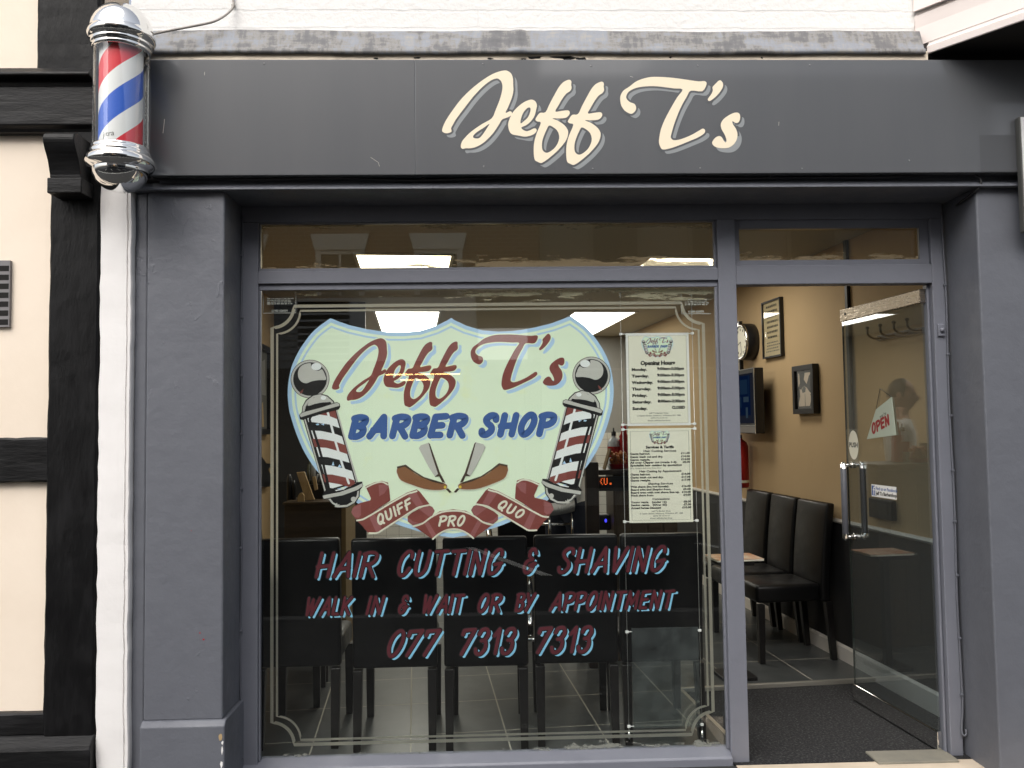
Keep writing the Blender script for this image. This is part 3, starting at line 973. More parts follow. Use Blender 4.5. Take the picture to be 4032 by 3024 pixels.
    D.poly(m_maroon, lt + [mir(p) for p in lt[-2::-1]] + [mir(p) for p in lb[::-1]] + lb[1:])

    def pro(m):
        D.poly(m_maroon_l, m(P5([(820, 582), (860, 560), (942, 700), (906, 734)])))
    both(pro)
    t = P5([(705, 612), (800, 582), (890, 516), (1000, 464), (1118, 450)])
    D.stroke(m_dcream, catmull(t + [mir(p) for p in t[-2::-1]], 3), S5(17))
    t = P5([(907, 742), (970, 690), (1050, 650), (1118, 640)])
    D.stroke(m_dcream, catmull(t + [mir(p) for p in t[-2::-1]], 3), S5(17))
    ws = S5(22)
    a, b = P5([(352, 606), (722, 408)])
    word(D, 'QUIFF', a, b, S5(112), ws, m_dcream, None, slant=.2, gap=.36)
    a, b = P5([(962, 616), (1246, 612)])
    word(D, 'PRO', a, b, S5(118), ws, m_dcream, None, slant=.22, gap=.36)
    a, b = P5([(1568, 424), (1822, 548)])
    word(D, 'QUO', a, b, S5(112), ws, m_dcream, None, slant=.12, gap=.4)
    return D


LOGO = logo()


def small_logo(mb, mats, centre, k, T, d0, step=.00004):
    """the same emblem printed small: centre (x, z) and scale k"""
    base = len(mats)
    mats += LOGO.mats
    zc = wp(1780, 1680)[1]
    n0 = len(mb.m)
    LOGO.to_mesh(mb, lambda x, z, d: T(centre[0] + (x - CX) * k, centre[1] + (z - zc) * k, d), d0, step)
    for i in range(n0, len(mb.m)):
        mb.m[i] += base

# ------------------------------------------------------------------ the shopfront (X along street, Y into shop)
shop = thing('barber_shop', 'grey painted shopfront with recessed window and doorway under white painted brick', 'shop building', (0, 0, 0))
XL0, XL1 = -1.408, -1.088      # left pilaster
XR0, XR1 = 2.136, 2.75
ZB = 2.485                     # underside of the lintel


def bx(name, mats, *boxes, bevel=.004, parent=shop):
    b = MB()
    for q in boxes:
        b.box(*q)
    return b.build(name, mats, parent, bevel)


def wob(a, b, n, amp, seed):
    rnd = random.Random(seed)
    return [(a + (b - a) * i / n, rnd.uniform(-amp, amp)) for i in range(n + 1)]


# white brick upper wall
b = MB()
b.box(-1.50, 2.20, .04, .30, 3.06, 5.6)
b.build('brick_wall', m_wbrick, shop)
# wall behind the fascia, up to the brick
bx('backing_wall', m_paint, (-1.465, 2.75, .012, .30, ZB + .06, 3.06), bevel=0)
# lead flashing: a dressed sheet with a lip
zt, zl, zb = atY(2000, 116, -.022).z, atY(2000, 192, -.055).z, atY(2000, 212, -.064).z
b = MB()
rows = []
nx = 140
rnd = random.Random(3)
x0f, x1f = -1.42, 1.905
for i in range(nx + 1):
    x = x0f + (x1f - x0f) * i / nx
    j = .003 * math.sin(x * 5) + .001 * math.sin(x * 17 + 1) + rnd.uniform(-.0006, .0006)
    seam = .008 if abs(x - .16) < .015 else 0
    rows.append([(x, .038, zt + .02 + j), (x, -.022 - seam, zt - .006 + j), (x, -.052 - seam, zl + .004 + j * .3), (x, -.064 - seam, zl - .002 + j * .3), (x, -.0655 - seam, zb + j * .7), (x, -.05, zb + .004 + j * .7), (x, .03, zb + .02)])
b.grid(rows, 0, True)
o = b.build('lead_flashing', m_lead, shop, smooth=True)
# painted timber strip under the flashing, with rotten holes
zs0, zs1 = atY(2000, 236, -.05).z, atY(2000, 212, -.05).z
b = MB()
b.box(-1.40, 1.92, -.052, .012, zs0 - .02, zs1 + .012)
hp = []
for (cx_, cy_, rx) in ((2105, 227, 38), (2215, 226, 55), (2235, 231, 30), (2290, 231, 22), (2060, 232, 14), (1640, 228, 16), (1480, 230, 12), (2640, 226, 8), (3000, 228, 7), (1930, 231, 18)):
    c = atY(cx_, cy_, -.0525)
    n = 13
    q = []
    for k in range(n):
        a = 2 * math.pi * k / n
        rr = rnd.uniform(.55, 1.15)
        q.append((c.x + rx * .00105 * rr * math.cos(a), c.z + .0078 * rr * math.sin(a) * (1 if rx > 20 else .55)))
    b.fill([q], lambda x, z: (x, -.0528, z), 1)
b.build('timber_strip', [m_timber_strip, m_hole], shop, 0, recalc=False)
# lintel ledge with soffit
b = MB()
b.prism([(-.036, ZB - .004), (-.033, ZB + .004), (-.001, ZB + .034), (.30, ZB + .034), (.30, ZB), (-.018, ZB - .003)], lambda y, z: (-1.465, y, z), lambda y, z: (2.75, y, z))
b.box(-1.465, 2.75, .002, .012, ZB + .034, ZB + .06)
b.build('lintel', m_paint_rough, shop, .006)
# pilasters with plinths
b = MB()
b.box(XL0, XL1, 0, .30, .30, ZB)
b.box(-1.466, XL0 - .0055, .020, .05, -.04, ZB)
b.box(-1.466, XL0, .05, .30, -.04, ZB)
b.build('pilaster', m_paint_rough, shop, .007)
b = MB()
pr = [(-.024, -.05), (-.024, .282), (-.004, .302), (.30, .302), (.30, -.05)]
b.prism(pr, lambda y, z: (XL0 - .004, y, z), lambda y, z: (XL1 + .016, y, z))
b.build('plinth', m_paint_rough, shop, .005)
# chips and specks on the left pilaster
for (x, y, wd, ht, mm, yy, k_) in ((787, 2492, 5, 6, m_red, -.0012, .0006), (801, 2518, 8, 7, m_red, -.0012, .0006), (753, 2090, 3, 3, m_red, -.0012, .0006), (869, 2902, 8, 13, m_lwood, -.0252, .0011), (874, 2955, 4, 16, m_white, -.0252, .0011), (872, 3012, 5, 14, m_white, -.0252, .0011), (876, 2925, 4, 8, m_white, -.0252, .0011)):
    c = atY(x, y, yy)
    b = MB()
    q = [(c.x + wd * k_ * math.cos(t) * random.uniform(.6, 1.2), c.z + ht * k_ * math.sin(t) * random.uniform(.6, 1.2)) for t in [k * .7 for k in range(9)]]
    b.fill([q], lambda x_, z_: (x_, yy, z_), 0)
    b.build('paint_chip', mm, shop, recalc=False)
b = MB()
b.box(XR0, XR1, 0, .30, -.05, ZB)
b.build('pilaster', m_paint_rough, shop, .007)
# white rendered pier
b = MB()
rows = []
rnd = random.Random(11)
nz = 60
prof = [(0, .06), (.001, -.004), (.005, -.0105), (.04, -.012), (.085, -.0125), (.112, -.012), (.1135, -.004), (.1165, -.004), (.118, -.0115), (.128, -.011), (.1315, -.004), (.1325, .06)]
for i in range(nz + 1):
    z = -.05 + (3.15 + .05) * i / nz
    jl, jr, jd = rnd.uniform(-.0035, .0035), rnd.uniform(-.0025, .0025), rnd.uniform(-.0007, .0007)
    lean = .012 * max(0, (.55 - z)) * -1.4
    rows.append([(-1.5985 - lean * .9 + jl * (1 - k / 11) + x, y + jd, z) for k, (x, y) in enumerate(prof)])
    rows[-1] = [(p[0] + jr * k / 11, p[1], p[2]) for k, p in enumerate(rows[-1])]
b.grid(rows, 0, True)
b.build('white_pier', m_white, shop, smooth=False)

# ---------------- window joinery
YF, YG = .24, .282
b = MB()
b.box(-1.10, -1.012, YF, .305, -.05, 2.41)             # left jamb
b.box(-1.10, 2.125, YF + .004, .305, 2.412, ZB)        # head
b.box(-1.012, 1.068, YF - .003, .305, 2.132, 2.188)    # transom
b.box(-1.012, 1.068, YF + .012, .270, 2.104, 2.1315)   # bead under the transom
b.box(-1.012, -1.004, YF + .014, .276, .03, 2.104)
b.box(1.056, 1.068, YF + .014, .276, .03, 2.104)
b.box(1.068, 1.150, YF - .006, .305, -.05, 2.412)      # post
b.box(-1.012, 1.068, YF + .012, .276, 2.188, 2.203)
b.box(-1.012, 1.068, YF + .010, .276, 2.406, 2.4118)
b.box(-1.0118, -1.006, YF + .014, .276, 2.203, 2.406)
b.box(1.056, 1.0678, YF + .014, .276, 2.203, 2.406)
win = b.build('window', m_paint, shop, .004)
b = MB()
pr = [(.205, -.05), (.205, .006), (.212, .014), (.285, .034), (.305, .034), (.305, -.05)]
b.prism(pr, lambda y, z: (-1.088, y, z), lambda y, z: (1.0676, y, z))
b.build('sill', m_paint, win, .003)
b = MB(); b.box(-1.0135, 1.0675, YG - .003, YG + .003, .028, 2.1035)
b.build('window_pane', m_glass, win)
b = MB(); b.box(-1.0135, 1.0675, YG - .003, YG + .003, 2.2025, 2.4065)
b.build('transom_pane', m_glass_top, win)

# lettering and emblem, painted on the inside of the pane
TW = lambda x, z, d: (x, d, z)
b = MB()
LOGO.to_mesh(b, TW, .2895, -.000012)
b.build('shield_sign', LOGO.mats, win, recalc=False)
D = Decal()
px = wp(1778, 2300)[0] - wp(1777, 2300)[0]
ROWS = [
    (2268, 105, 12.2, (('HAIR', 1238, 1492), ('CUTTING', 1564, 1985), ('&', 2058, 2119), ('SHAVING', 2195, 2627))),
    (2415, 76, 10.4, (('WALK', 1203, 1391), ('IN', 1439, 1518), ('&', 1567, 1612), ('WAIT', 1664, 1834), ('OR', 1880, 1980), ('BY', 2026, 2114), ('APPOINTMENT', 2161, 2662))),
    (2583, 108, 13.2, (('077', 1524, 1740), ('7313', 1810, 2036), ('7313', 2110, 2338))),
]
for yb, ch, sw_, ws in ROWS:
    z = wp(1780, yb)[1]
    for t, xa, xb in ws:
        a, c = wp(xa, yb)[0], wp(xb, yb)[0]
        word(D, t, (a, z), (c, z), ch * px, sw_ * px, m_wine, m_cyan, (10.5 * px, -8.2 * px), m_black_flat, 8 * px, .27, .27, sw_ * .92 * px)
b = MB()
D.to_mesh(b, TW, .2895, -.000008)
b.build('window_lettering', D.mats, win, recalc=False)
# etched double border with scooped corners
D = Decal()


def border(L_, R_, T_b, B_, w, rad):
    pts = []
    for (cx_, cz_, a0, a1) in ((L_, T_b, 0, -90), (L_, B_, 90, 0), (R_, B_, 180, 90), (R_, T_b, 270, 180)):
        pass
    def arc(cx_, cz_, a0, a1):
        return [(cx_ + rad * math.cos(R(a0 + (a1 - a0) * k / 10)), cz_ + rad * math.sin(R(a0 + (a1 - a0) * k / 10))) for k in range(11)]
    loop = arc(L_, T_b, 270, 360) + arc(R_, T_b, 180, 270) + arc(R_, B_, 90, 180) + arc(L_, B_, 0, 90)
    D.stroke(m_frost, loop, w, True)


bl, br_ = wp(1071, 2100)[0], wp(2785, 1900)[0]
bt, bb = wp(1780, 1200)[1], wp(1780, 2916)[1]
border(bl, br_, bt, bb, .0145, .098)
border(bl + .0225, br_ - .0225, bt - .0215, bb + .0205, .0095, .104)
b = MB()
D.to_mesh(b, TW, .2895, -.000012)
b.build('etched_border', D.mats, win, recalc=False)
# glazier's corner transfers
for k, (x0, y0, x1, y1) in enumerate(((2684, 1152, 2795, 1236), (1037, 1152, 1165, 1233))):
    p0, p1 = wp(x0, y1), wp(x1, y0)
    D = Decal()
    D.stroke(m_dgrey, [(p0[0], p1[1]), (p0[0], p0[1]), (p1[0], p0[1])] if k == 0 else [(p0[0], p1[1]), (p0[0], p0[1]), (p1[0], p0[1]), (p1[0], p1[1])], .003)
    b = MB()
    D.to_mesh(b, TW, .2892, -.00001)
    wd = p1[0] - p0[0]
    TT = lambda x, y: (p0[0] + wd * .5 + x, .2893, p0[1] + y + .006)
    textmesh(b, '01980 626039', TT, .0125, 'CENTER', 0, .0004)
    rnd = random.Random(5 + k)
    for yy in (.058, .050, .042, .034):
        xx = -wd * .38
        while xx < wd * .36:
            ln = rnd.uniform(.006, .016)
            b.fill([[(xx, yy), (xx + ln, yy), (xx + ln, yy + .004), (xx, yy + .004)]], TT, 0)
            xx += ln + .004
    # number sits in the middle of the panel
    b.build('corner_transfer', [m_dgrey], win, recalc=False)

# fanlight over the door
b = MB()
b.box(1.150, 2.062, YF - .002, .305, 2.110, 2.199)
b.box(1.150, 1.171, YF + .016, .276, 2.199, 2.412)
b.box(2.019, 2.062, YF + .016, .276, 2.199, 2.412)
b.box(1.171, 2.019, YF + .016, .276, 2.199, 2.226)
b.box(1.171, 2.019, YF + .016, .276, 2.372, 2.412)
b.box(2.062, 2.120, YF, .305, -.05, 2.412)
b.box(2.050, 2.062, .268, .305, -.05, 2.110)
fan = b.build('door_frame', m_paint, shop, .004)
b = MB(); b.box(1.170, 2.020, YG - .003, YG + .003, 2.225, 2.373)
b.build('fanlight_pane', m_glass_top, fan)

# ---------------- glass door, standing open
DH, DF = Vector((2.036, .285, 0)), Vector((1.966, .985, 0))
DE = (DF - DH).normalized()
DN = Vector((-DE.y, DE.x, 0))       # towards the doorway
if DN.x > 0:
    DN = -DN
DL = (DF - DH).length


def DT(s, n, z):
    return DH + DE * s + DN * n + Vector((0, 0, z))


def dbox(mb, s0, s1, n0, n1, z0, z1, mi=0):
    mb.box(s0, s1, n0, n1, z0, z1, mi, DT)


b = MB(); dbox(b, 0, DL, -.005, .005, .075, 2.025)
door = b.build('door', m_glass_door, shop)
b = MB()
dbox(b, -.004, DL + .004, -.014, .014, 2.025, 2.09)
b.build('top_rail', m_steel, door, .003)
b = MB()
for zc in (1.0,):
    pass
b.lathe([(0, 0), (.008, 0), (.008, .001), (0, .001)], None, n=14, T=lambda q: DT(DL - .05 + q.x, .0145 + q.z, 2.062 + q.y))
b.build('rail_screw', m_blackpl, door)
b = MB()
dbox(b, -.004, DL + .002, -.012, .012, -.012, .072)
b.build('bottom_rail', m_chrome, door, .003)
b = MB(); dbox(b, DL - .0005, DL + .0015, -.005, .005, .075, 2.025)
b.build('glass_edge', pmat('green_glass_edge', (.02, .035, .03), .2), door)


def on_door(x, y, n=0.0):
    d = ray(x, y)
    P0 = DH + DN * n
    t = (P0 - CAM).dot(DN) / d.dot(DN)
    p = CAM + d * t
    q = p - P0
    return q.dot(DE), q.z


# pull handles on both faces
sT, zT = on_door(3358, 1822)
sB, zB = on_door(3368, 2122)
hz0, hz1 = zB, zT
hs_ = (sT + sB) / 2
for side, mm in ((1, m_cablegrey), (-1, m_blackpl)):
    b = MB()
    e = .055 * side
    b.tube([DT(hs_, e, hz0 + .03), DT(hs_, e, hz1 - .03)], .0165, 14, 0)
    for z in (hz0, hz1):
        sg = 1 if z == hz1 else -1
        b.tube([DT(hs_, e, z - sg * .03), DT(hs_, e, z - sg * .008), DT(hs_, e * .96, z + sg * .004)], [.0165, .0165, .009], 14, 1)
        b.tube([DT(hs_, e, z - sg * .012), DT(hs_, .006 * side, z - sg * .012)], .010, 12, 1)
        b.tube([DT(hs_, .012 * side, z - sg * .012), DT(hs_, .0055 * side, z - sg * .012)], .018, 14, 1)
    b.build('handle', [mm, m_chrome], door)
# push sticker (oval)
s0, z0 = on_door(3361, 1752, .006)
b = MB()
b.fill([circle((0, 0), .048, 30, .078)], lambda x, y: DT(s0 - x, .0064, z0 + y), 0)
textmesh(b, 'PUSH', lambda x, y: DT(s0 - x, .0068, z0 - .012 + y), .036, 'CENTER', 1, .001)
b.build('push_sticker', [m_paper, m_ink], door, recalc=False)
# open sign, hung on a cord on the doorway face, swinging askew
m_opens = pmat('open_sign_card', (.44, .50, .41), .6)
TRed = pmat('sign_red', (.30, .02, .02), .6)


def dpt(x, y):
    q = on_door(x, y, .012)
    return (-q[0], q[1])


ZT = lambda x, z, n: DT(-x, n, z)
osq = [dpt(*q) for q in ((3413, 1729), (3527, 1713), (3510, 1563), (3449, 1612))]
b = MB()
b.prism(osq, lambda x, z: ZT(x, z, .0085), lambda x, z: ZT(x, z, .0120), 0)
D = Decal()
word(D, 'OPEN', dpt(3436, 1712), dpt(3508, 1672), .058, .0135, TRed, slant=.15, gap=.3)
D.to_mesh(b, lambda x, z, d: ZT(x, z, d), .0124, .00003, 1)
c_ = dpt(3477, 1640)
textmesh(b, "we're", lambda x, y: ZT(c_[0] + x, c_[1] + y + x * .35, .0124), .026, 'CENTER', 2)
b.build('open_sign', [m_opens, TRed, m_ink], door, recalc=False)
b = MB()
c_ = dpt(3462, 1530)
b.tube([ZT(*osq[3], .011), ZT(c_[0], c_[1], .0075), ZT(*osq[2], .011)], .0015, 6)
b.build('sign_cord', m_blackpl, door)
# social media sticker
ps = [on_door(*q, .006) for q in ((3430, 1905), (3530, 1925), (3530, 1966), (3433, 1950))]
sa = (ps[0][0] + ps[3][0]) / 2
sb_ = (ps[1][0] + ps[2][0]) / 2
za, zb_ = ps[3][1], ps[0][1]
b = MB()
wdt = sa - sb_
hgt = .062
zc = (ps[0][1] + ps[1][1] + ps[2][1] + ps[3][1]) / 4
ST = lambda x, y, n: DT(sa - x, n, zc - hgt / 2 + y)
wdt = abs(wdt)
b.fill([[(0, 0), (wdt, 0), (wdt, hgt), (0, hgt)]], lambda x, y: ST(x, y, .0060), 0)
b.fill([[(.004, .006), (wdt * .15, .006), (wdt * .15, hgt - .006), (.004, hgt - .006)]], lambda x, y: ST(x, y, .0063), 1)
textmesh(b, 'f', lambda x, y: ST(x + wdt * .10, y + .010, .0066), .06, 'CENTER', 0, .001)
textmesh(b, 'Find us on Facebook', lambda x, y: ST(x + wdt * .18, y + .036, .0063), .0245 * wdt / .24, 'LEFT', 1, .0006)
textmesh(b, "Jeff Ts Barbershop", lambda x, y: ST(x + wdt * .18, y + .011, .0063), .0265 * wdt / .24, 'LEFT', 2, .0010)
b.build('door_sticker', [m_paper2, m_navy, m_ink], door, recalc=False)

# threshold slab
b = MB(); b.box(1.70, 2.06, .17, .30, -.05, -.012)
b.build('threshold', pmat('threshold_stone', (.24, .225, .18), .8, col2=(.19, .18, .15), nscale=9), shop, .004)

# ---------------- the fascia sign
sign = thing('shop_sign', 'long dark grey fascia board with cream script lettering over the shop window', 'shop sign', (.5, -.03, 2.53))
b = MB()
YFA = -.062
b.box(-1.378, -.2800, YFA + .0006, -.012, 2.533, 3.024)
b.box(-.2800, 2.0, YFA, -.012, 2.533, 3.024)
b.box(2.0, 2.62, YFA, -.012, 2.533, 3.024)
b.build('sign_board', m_fascia, sign, .0025)
D = Decal()
fx = lambda x, y: (atY(x, y, YFA).x, atY(x, y, YFA).z)
pf = fx(2001, 460)[0] - fx(2000, 460)[0]
script_name(D, fx, m_creamvinyl, m_shadevinyl, m_fascia, (16.8 * pf, -17.2 * pf), 7.6 * pf)
b = MB()
D.to_mesh(b, TW, YFA - .0004, -.00006)
b.build('sign_lettering', D.mats, sign, recalc=False)
for (x, y) in ((1901, 252), (2327, 259), (2747, 258), (1040, 250), (3188, 256), (2334, 664), (2757, 662), (3158, 664), (3580, 632), (1905, 655)):
    c = atY(x, y, YFA)
    b = MB()
    b.lathe([(.0001, -.002), (.003, -.0015), (.004, 0)], None, n=10, T=lambda q: Vector((c.x + q.x, YFA + q.z, c.z + q.y)))
    b.build('screw', m_screw, sign)

b = MB()
p0_, p1_ = fx(3862, 684), fx(4000, 532)
b.fill([[(p0_[0], 2.536), (p1_[0] + .2, 2.536), (p1_[0] + .2, p1_[1]), (p0_[0], p1_[1])]], lambda x, z: (x, YFA - .0006, z))
b.build('repainted_patch', m_patch, sign, recalc=False)
for pts_, w_ in (([(648, 470), (645, 500), (642, 524)], .0022), ([(806, 284), (805, 296)], .0012), ([(3067, 480), (3066, 495)], .0012), ([(2480, 300), (2492, 304)], .001), ([(1460, 620), (1490, 640), (1494, 655)], .0012)):
    b = MB()
    for q in stroke_poly([fx(*p) for p in pts_], w_):
        b.face([(p[0], YFA - .0006, p[1]) for p in q])
    b.build('scratch', m_stone, sign, recalc=False)

# ---------------- barber pole
AX = atY(477, 360, -.20)
bp = thing('barber_pole', 'red white and blue barber pole with chrome domed caps fixed at the fascia corner', 'barber pole', (AX.x, -.20, 2.49))
zz = lambda y: atY(477, y, -.20).z
PX, PY = AX.x, -.20
zct, zcb = atY(477, 158, -.305).z, atY(477, 551, -.305).z
b = MB()
b.lathe([(.0805, zcb - .01), (.0805, zct + .01)], (PX, PY, 0), n=64)


def stripemat():
    m, nt, out = newmat('barber_stripes')
    tc = N(nt, 'ShaderNodeTexCoord')
    s = N(nt, 'ShaderNodeSeparateXYZ', {0: tc.outputs['Object']})
    ny = N(nt, 'ShaderNodeMath', {0: s.outputs[1], 1: -1.0}, operation='MULTIPLY')
    at = N(nt, 'ShaderNodeMath', {0: s.outputs[0], 1: ny.outputs[0]}, operation='ARCTAN2')
    # angle measured from the back of the drum, so the seam faces the wall
    k = N(nt, 'ShaderNodeMath', {0: at.outputs[0], 1: 1 / (2 * math.pi)}, operation='MULTIPLY')
    z = N(nt, 'ShaderNodeMath', {0: s.outputs[2], 1: 1 / .395}, operation='MULTIPLY')
    f = N(nt, 'ShaderNodeMath', {0: k.outputs[0], 1: -1.15, 2: z.outputs[0]}, operation='MULTIPLY_ADD')
    g = N(nt, 'ShaderNodeMath', {0: f.outputs[0], 1: STR_OFF}, operation='ADD')
    h = N(nt, 'ShaderNodeMath', {0: g.outputs[0]}, operation='FRACT')
    col = ramp(nt, h.outputs[0], [(0, (.78, .03, .05)), (.27, (.9, .9, .9)), (.50, (.03, .13, .64)), (.78, (.9, .9, .9))], 'CONSTANT')
    bs = N(nt, 'ShaderNodeBsdfPrincipled', {'Base Color': col, 'Roughness': .35})
    nt.links.new(bs.outputs[0], out.inputs[0])
    return m


STR_OFF = -(atY(477, 276, -.28).z - 2.49) / .395 + 10
m_stripe = stripemat()
drum = b.build('striped_drum', m_stripe, bp)
b = MB()
b.lathe([(.1025, zcb - .012), (.1025, zct + .012)], (PX, PY, 0), n=64)
b.build('glass_cylinder', glassmat('pole_glass', k=1.5), bp)
RO_ = .1275
b = MB()
zr = zz(150)
b.lathe([(.100, zct - .004), (.107, zct - .002), (.109, zct + .008), (.106, zct + .014), (.112, zct + .018), (.115, zct + .028), (.112, zct + .034), (.120, zct + .038), (RO_, zct + .052), (RO_, zct + .064), (.121, zct + .073), (.1195, zct + .078)], (PX, PY, 0), n=64)
b.build('top_collar', m_chrome, bp)
b = MB()
zd = zct + .076
ztop = zz(21)
hd = ztop - zd
b.lathe([(.119 * math.cos(R(a)), zd + hd * math.sin(R(a))) for a in range(0, 90, 5)] + [(.001, ztop)], (PX, PY, 0), n=64)
b.build('top_dome', m_chrome, bp)
b = MB()
b.lathe([(.100, zcb + .004), (.107, zcb + .002), (.110, zcb - .006), (.107, zcb - .012), (.113, zcb - .016), (.116, zcb - .026), (.112, zcb - .032), (.121, zcb - .038), (RO_ + .002, zcb - .05), (RO_ + .002, zcb - .066), (.121, zcb - .078), (.108, zcb - .084), (.104, zcb - .088)], (PX, PY, 0), n=64)
b.build('bottom_collar', m_chrome, bp)
b = MB()
zd2 = zcb - .086
b.lathe([(.104 * math.cos(R(a)), zd2 - .088 * math.sin(R(a))) for a in range(0, 90, 5)] + [(.001, zd2 - .088)], (PX, PY, 0), n=64)
b.build('bottom_dome', m_chrome, bp)
b = MB()
b.box(PX - .03, PX + .03, PY + .10, .03, zct + .03, zct + .075)
b.box(PX - .03, PX + .03, PY + .10, .0, zcb - .066, zcb - .03)
b.box(PX - .06, PX + .075, .0, .04, zcb - .10, zct + .10)
b.build('bracket', m_blackpl, bp, .003)
b = MB()
for j, s_t in enumerate(("jitra",)):
    a0 = R(-90 - 26)
    def PT(x, y):
        a = a0 + x / .081
        return (PX + .0812 * math.cos(a), PY + .0812 * math.sin(a), zcb + .022 + y + x * .12)
    textmesh(b, s_t, PT, .03, 'LEFT', 0)
b.build('maker_mark', m_inkgrey, bp, recalc=False)

# ---------------- cables
def cable(name, label, pts, r, mat, clips=(), cat='cable', n=6, smooth=4):
    b = MB()
    b.tube(catmull([tuple(p) for p in pts], smooth), r, n)
    o = b.build(name, mat)
    tag(o, label, cat)
    for c in clips:
        q = MB()
        c = Vector(c)
        q.box(c.x - .007, c.x + .007, c.y - .006, c.y + .006, c.z - .005, c.z + .005)
        q.build('cable_clip', mat, o, .002)
    return o


cable('supply_cable', 'grey flex drooping from the white brick wall to the barber pole cap', [atY(918, -60, .03), atY(918, 0, .03), atY(919, 20, .02), atY(905, 45, -.0), atY(850, 82, -.06), atY(760, 103, -.09), atY(660, 122, -.11), atY(600, 136, -.14), Vector((PX + .09, PY + .02, zct + .06))], .0052, m_wire, [atY(919, 22, .034)])
pts = []
for k in range(27):
    x = -1.40 + (2.10 + 1.40) * k / 26
    sag = .004 * math.sin(k * 1.3) + .004 * math.sin(k * .55)
    pts.append((x, -.022 + .004 * math.sin(k), ZB + .043 + sag * .8))
pts += [(2.125, -.026, 2.528), (2.14, -.028, 2.513), (2.143, -.028, 2.495), (2.132, -.018, 2.472), (2.122, .03, 2.455), (2.119, .12, 2.44)]
cable('ledge_cable', 'black cable sagging along the ledge under the fascia and looping at its right end', pts, .0058, m_cable, [(-.25, -.022, ZB + .046), (1.22, -.022, ZB + .046), (2.05, -.022, ZB + .048), (.45, -.022, ZB + .046)])
zs_ = [2.44, 2.30, 2.1, 1.98, 1.8, 1.6, 1.4, 1.18, .98, .75, .55, .33, .2]
cable('jamb_cable', 'thin painted cable clipped down the inner edge of the left pilaster', [(-1.083 + .003 * math.sin(z * 9), .232, z) for z in zs_] + [(-1.082, .225, .10), (-1.070, .222, .055)], .0042, m_cablegrey, [(-1.083, .231, z) for z in (2.26, 1.98, 1.72, 1.46, 1.22, .96, .60, .12)])
cable('door_cable', 'thin painted cable clipped down the right door jamb to a curled end', [(2.117 + .003 * math.sin(z * 7), .233, z) for z in zs_] + [(2.108, .228, .10), (2.112, .222, .075), (2.124, .222, .08), (2.124, .224, .10)], .0048, m_cablegrey, [(2.117, .231, z) for z in (2.10, 1.78, 1.5, 1.25, 1.02, .78, .50, .25)])
b = MB()
c = atY(3705, 1300, .236)
b.box(c.x - .016, c.x + .016, .228, .24, c.z - .028, c.z + .028)
b.lathe([(.011, 0), (.011, -.008), (.006, -.012), (.0005, -.013)], None, n=16, T=lambda q: Vector((c.x + q.x, .228 + q.z, c.z + q.y)))
o = b.build('bell_push', m_paint, None, .003)
tag(o, 'small painted bell push on the right door jamb', 'doorbell')

# ---------------- timber framed neighbour on the left
nb = thing('timber_framed_house', 'cream rendered house with thick black painted timbers beside the shopfront', 'building', (-2.4, 0, -.05))


def zY(y, Y=0, x=200):
    return atY(x, y, Y).z


def timber(name, x0, x1, y0, y1, z0, z1, mat, parent, seed, amp=.004, nseg=14, vertical=True):
    """hand-hewn timber: a box whose arrises wander"""
    rnd = random.Random(seed)
    b = MB()
    rows = []
    for i in range(nseg + 1):
        t = i / nseg
        j = [rnd.uniform(-amp, amp) * .5 for _ in range(8)]
        if vertical:
            z = z0 + (z1 - z0) * t
            ring = [(x0 + j[0], y1, z), (x0 + j[0], y0 + .006 + j[1] * .4, z), (x0 + .008 + j[2], y0 + j[3] * .4, z), (x1 - .008 + j[4], y0 + j[5] * .4, z), (x1 + j[6], y0 + .006 + j[7] * .4, z), (x1 + j[6], y1, z)]
        else:
            x = x0 + (x1 - x0) * t
            ring = [(x, y1, z0 + j[0]), (x, y0 + .006 + j[1] * .4, z0 + j[0]), (x, y0 + j[2] * .4, z0 + .008 + j[3]), (x, y0 + j[4] * .4, z1 - .008 + j[5]), (x, y0 + .006 + j[6] * .4, z1 + j[7]), (x, y1, z1 + j[7])]
        rows.append(ring)
    b.grid(rows, 0, False, closed=True)
    b.face(rows[0][::-1]); b.face(rows[-1])
    return b.build(name, mat, parent, 0, smooth=False)


b = MB()
b.box(-3.6, -1.60, .03, .25, -.05, 5.6)
b.build('wall', m_cream, nb)
zmt, zmb = zY(1722), zY(1897)
zlo_t, zlo_b = zY(2805), zY(2895)
timber('post', -1.8035, -1.6005, -.012, .03, zlo_b - .02, zY(500), m_black, nb, 5, nseg=40)
timber('rail', -3.6, -1.8035, -.004, .03, zmb, zmt, m_blackh, nb, 6, vertical=False, nseg=40)
timber('rail', -3.6, -1.8035, -.004, .03, zlo_b, zlo_t, m_blackh, nb, 8, vertical=False, nseg=40)
# plinth
b = MB()
pr = [(-.05, -.05), (-.05, zlo_b - .045), (-.044, zlo_b - .03), (-.006, zlo_b + .004), (.03, zlo_b + .004), (.03, -.05)]
b.prism(pr, lambda y, z: (-3.6, y, z), lambda y, z: (-1.5965, y, z))
b.build('plinth', m_blackh, nb, .006)
# moulded bressummer beam
zA, zB_, zC, zD, zE = zY(266, -.05), zY(296, -.07), zY(346, -.02), zY(492, -.03), zY(525, .0)
b = MB()
pr = [(.03, zY(262)), (-.045, zA), (-.075, zB_ + .012), (-.075, zB_), (-.02, zB_ - .006), (-.018, zC + .006), (-.034, zC), (-.036, zD), (-.018, zD - .012), (-.012, zE), (.03, zE)]
b.prism(pr, lambda y, z: (-3.6, y, z), lambda y, z: (-1.62, y, z))
b.build('beam', m_blackh, nb, .004)
timber('post', atY(148, 100, -.015).x, -1.608, -.018, .03, zA + .01, 5.6, m_black, nb, 9, nseg=50)
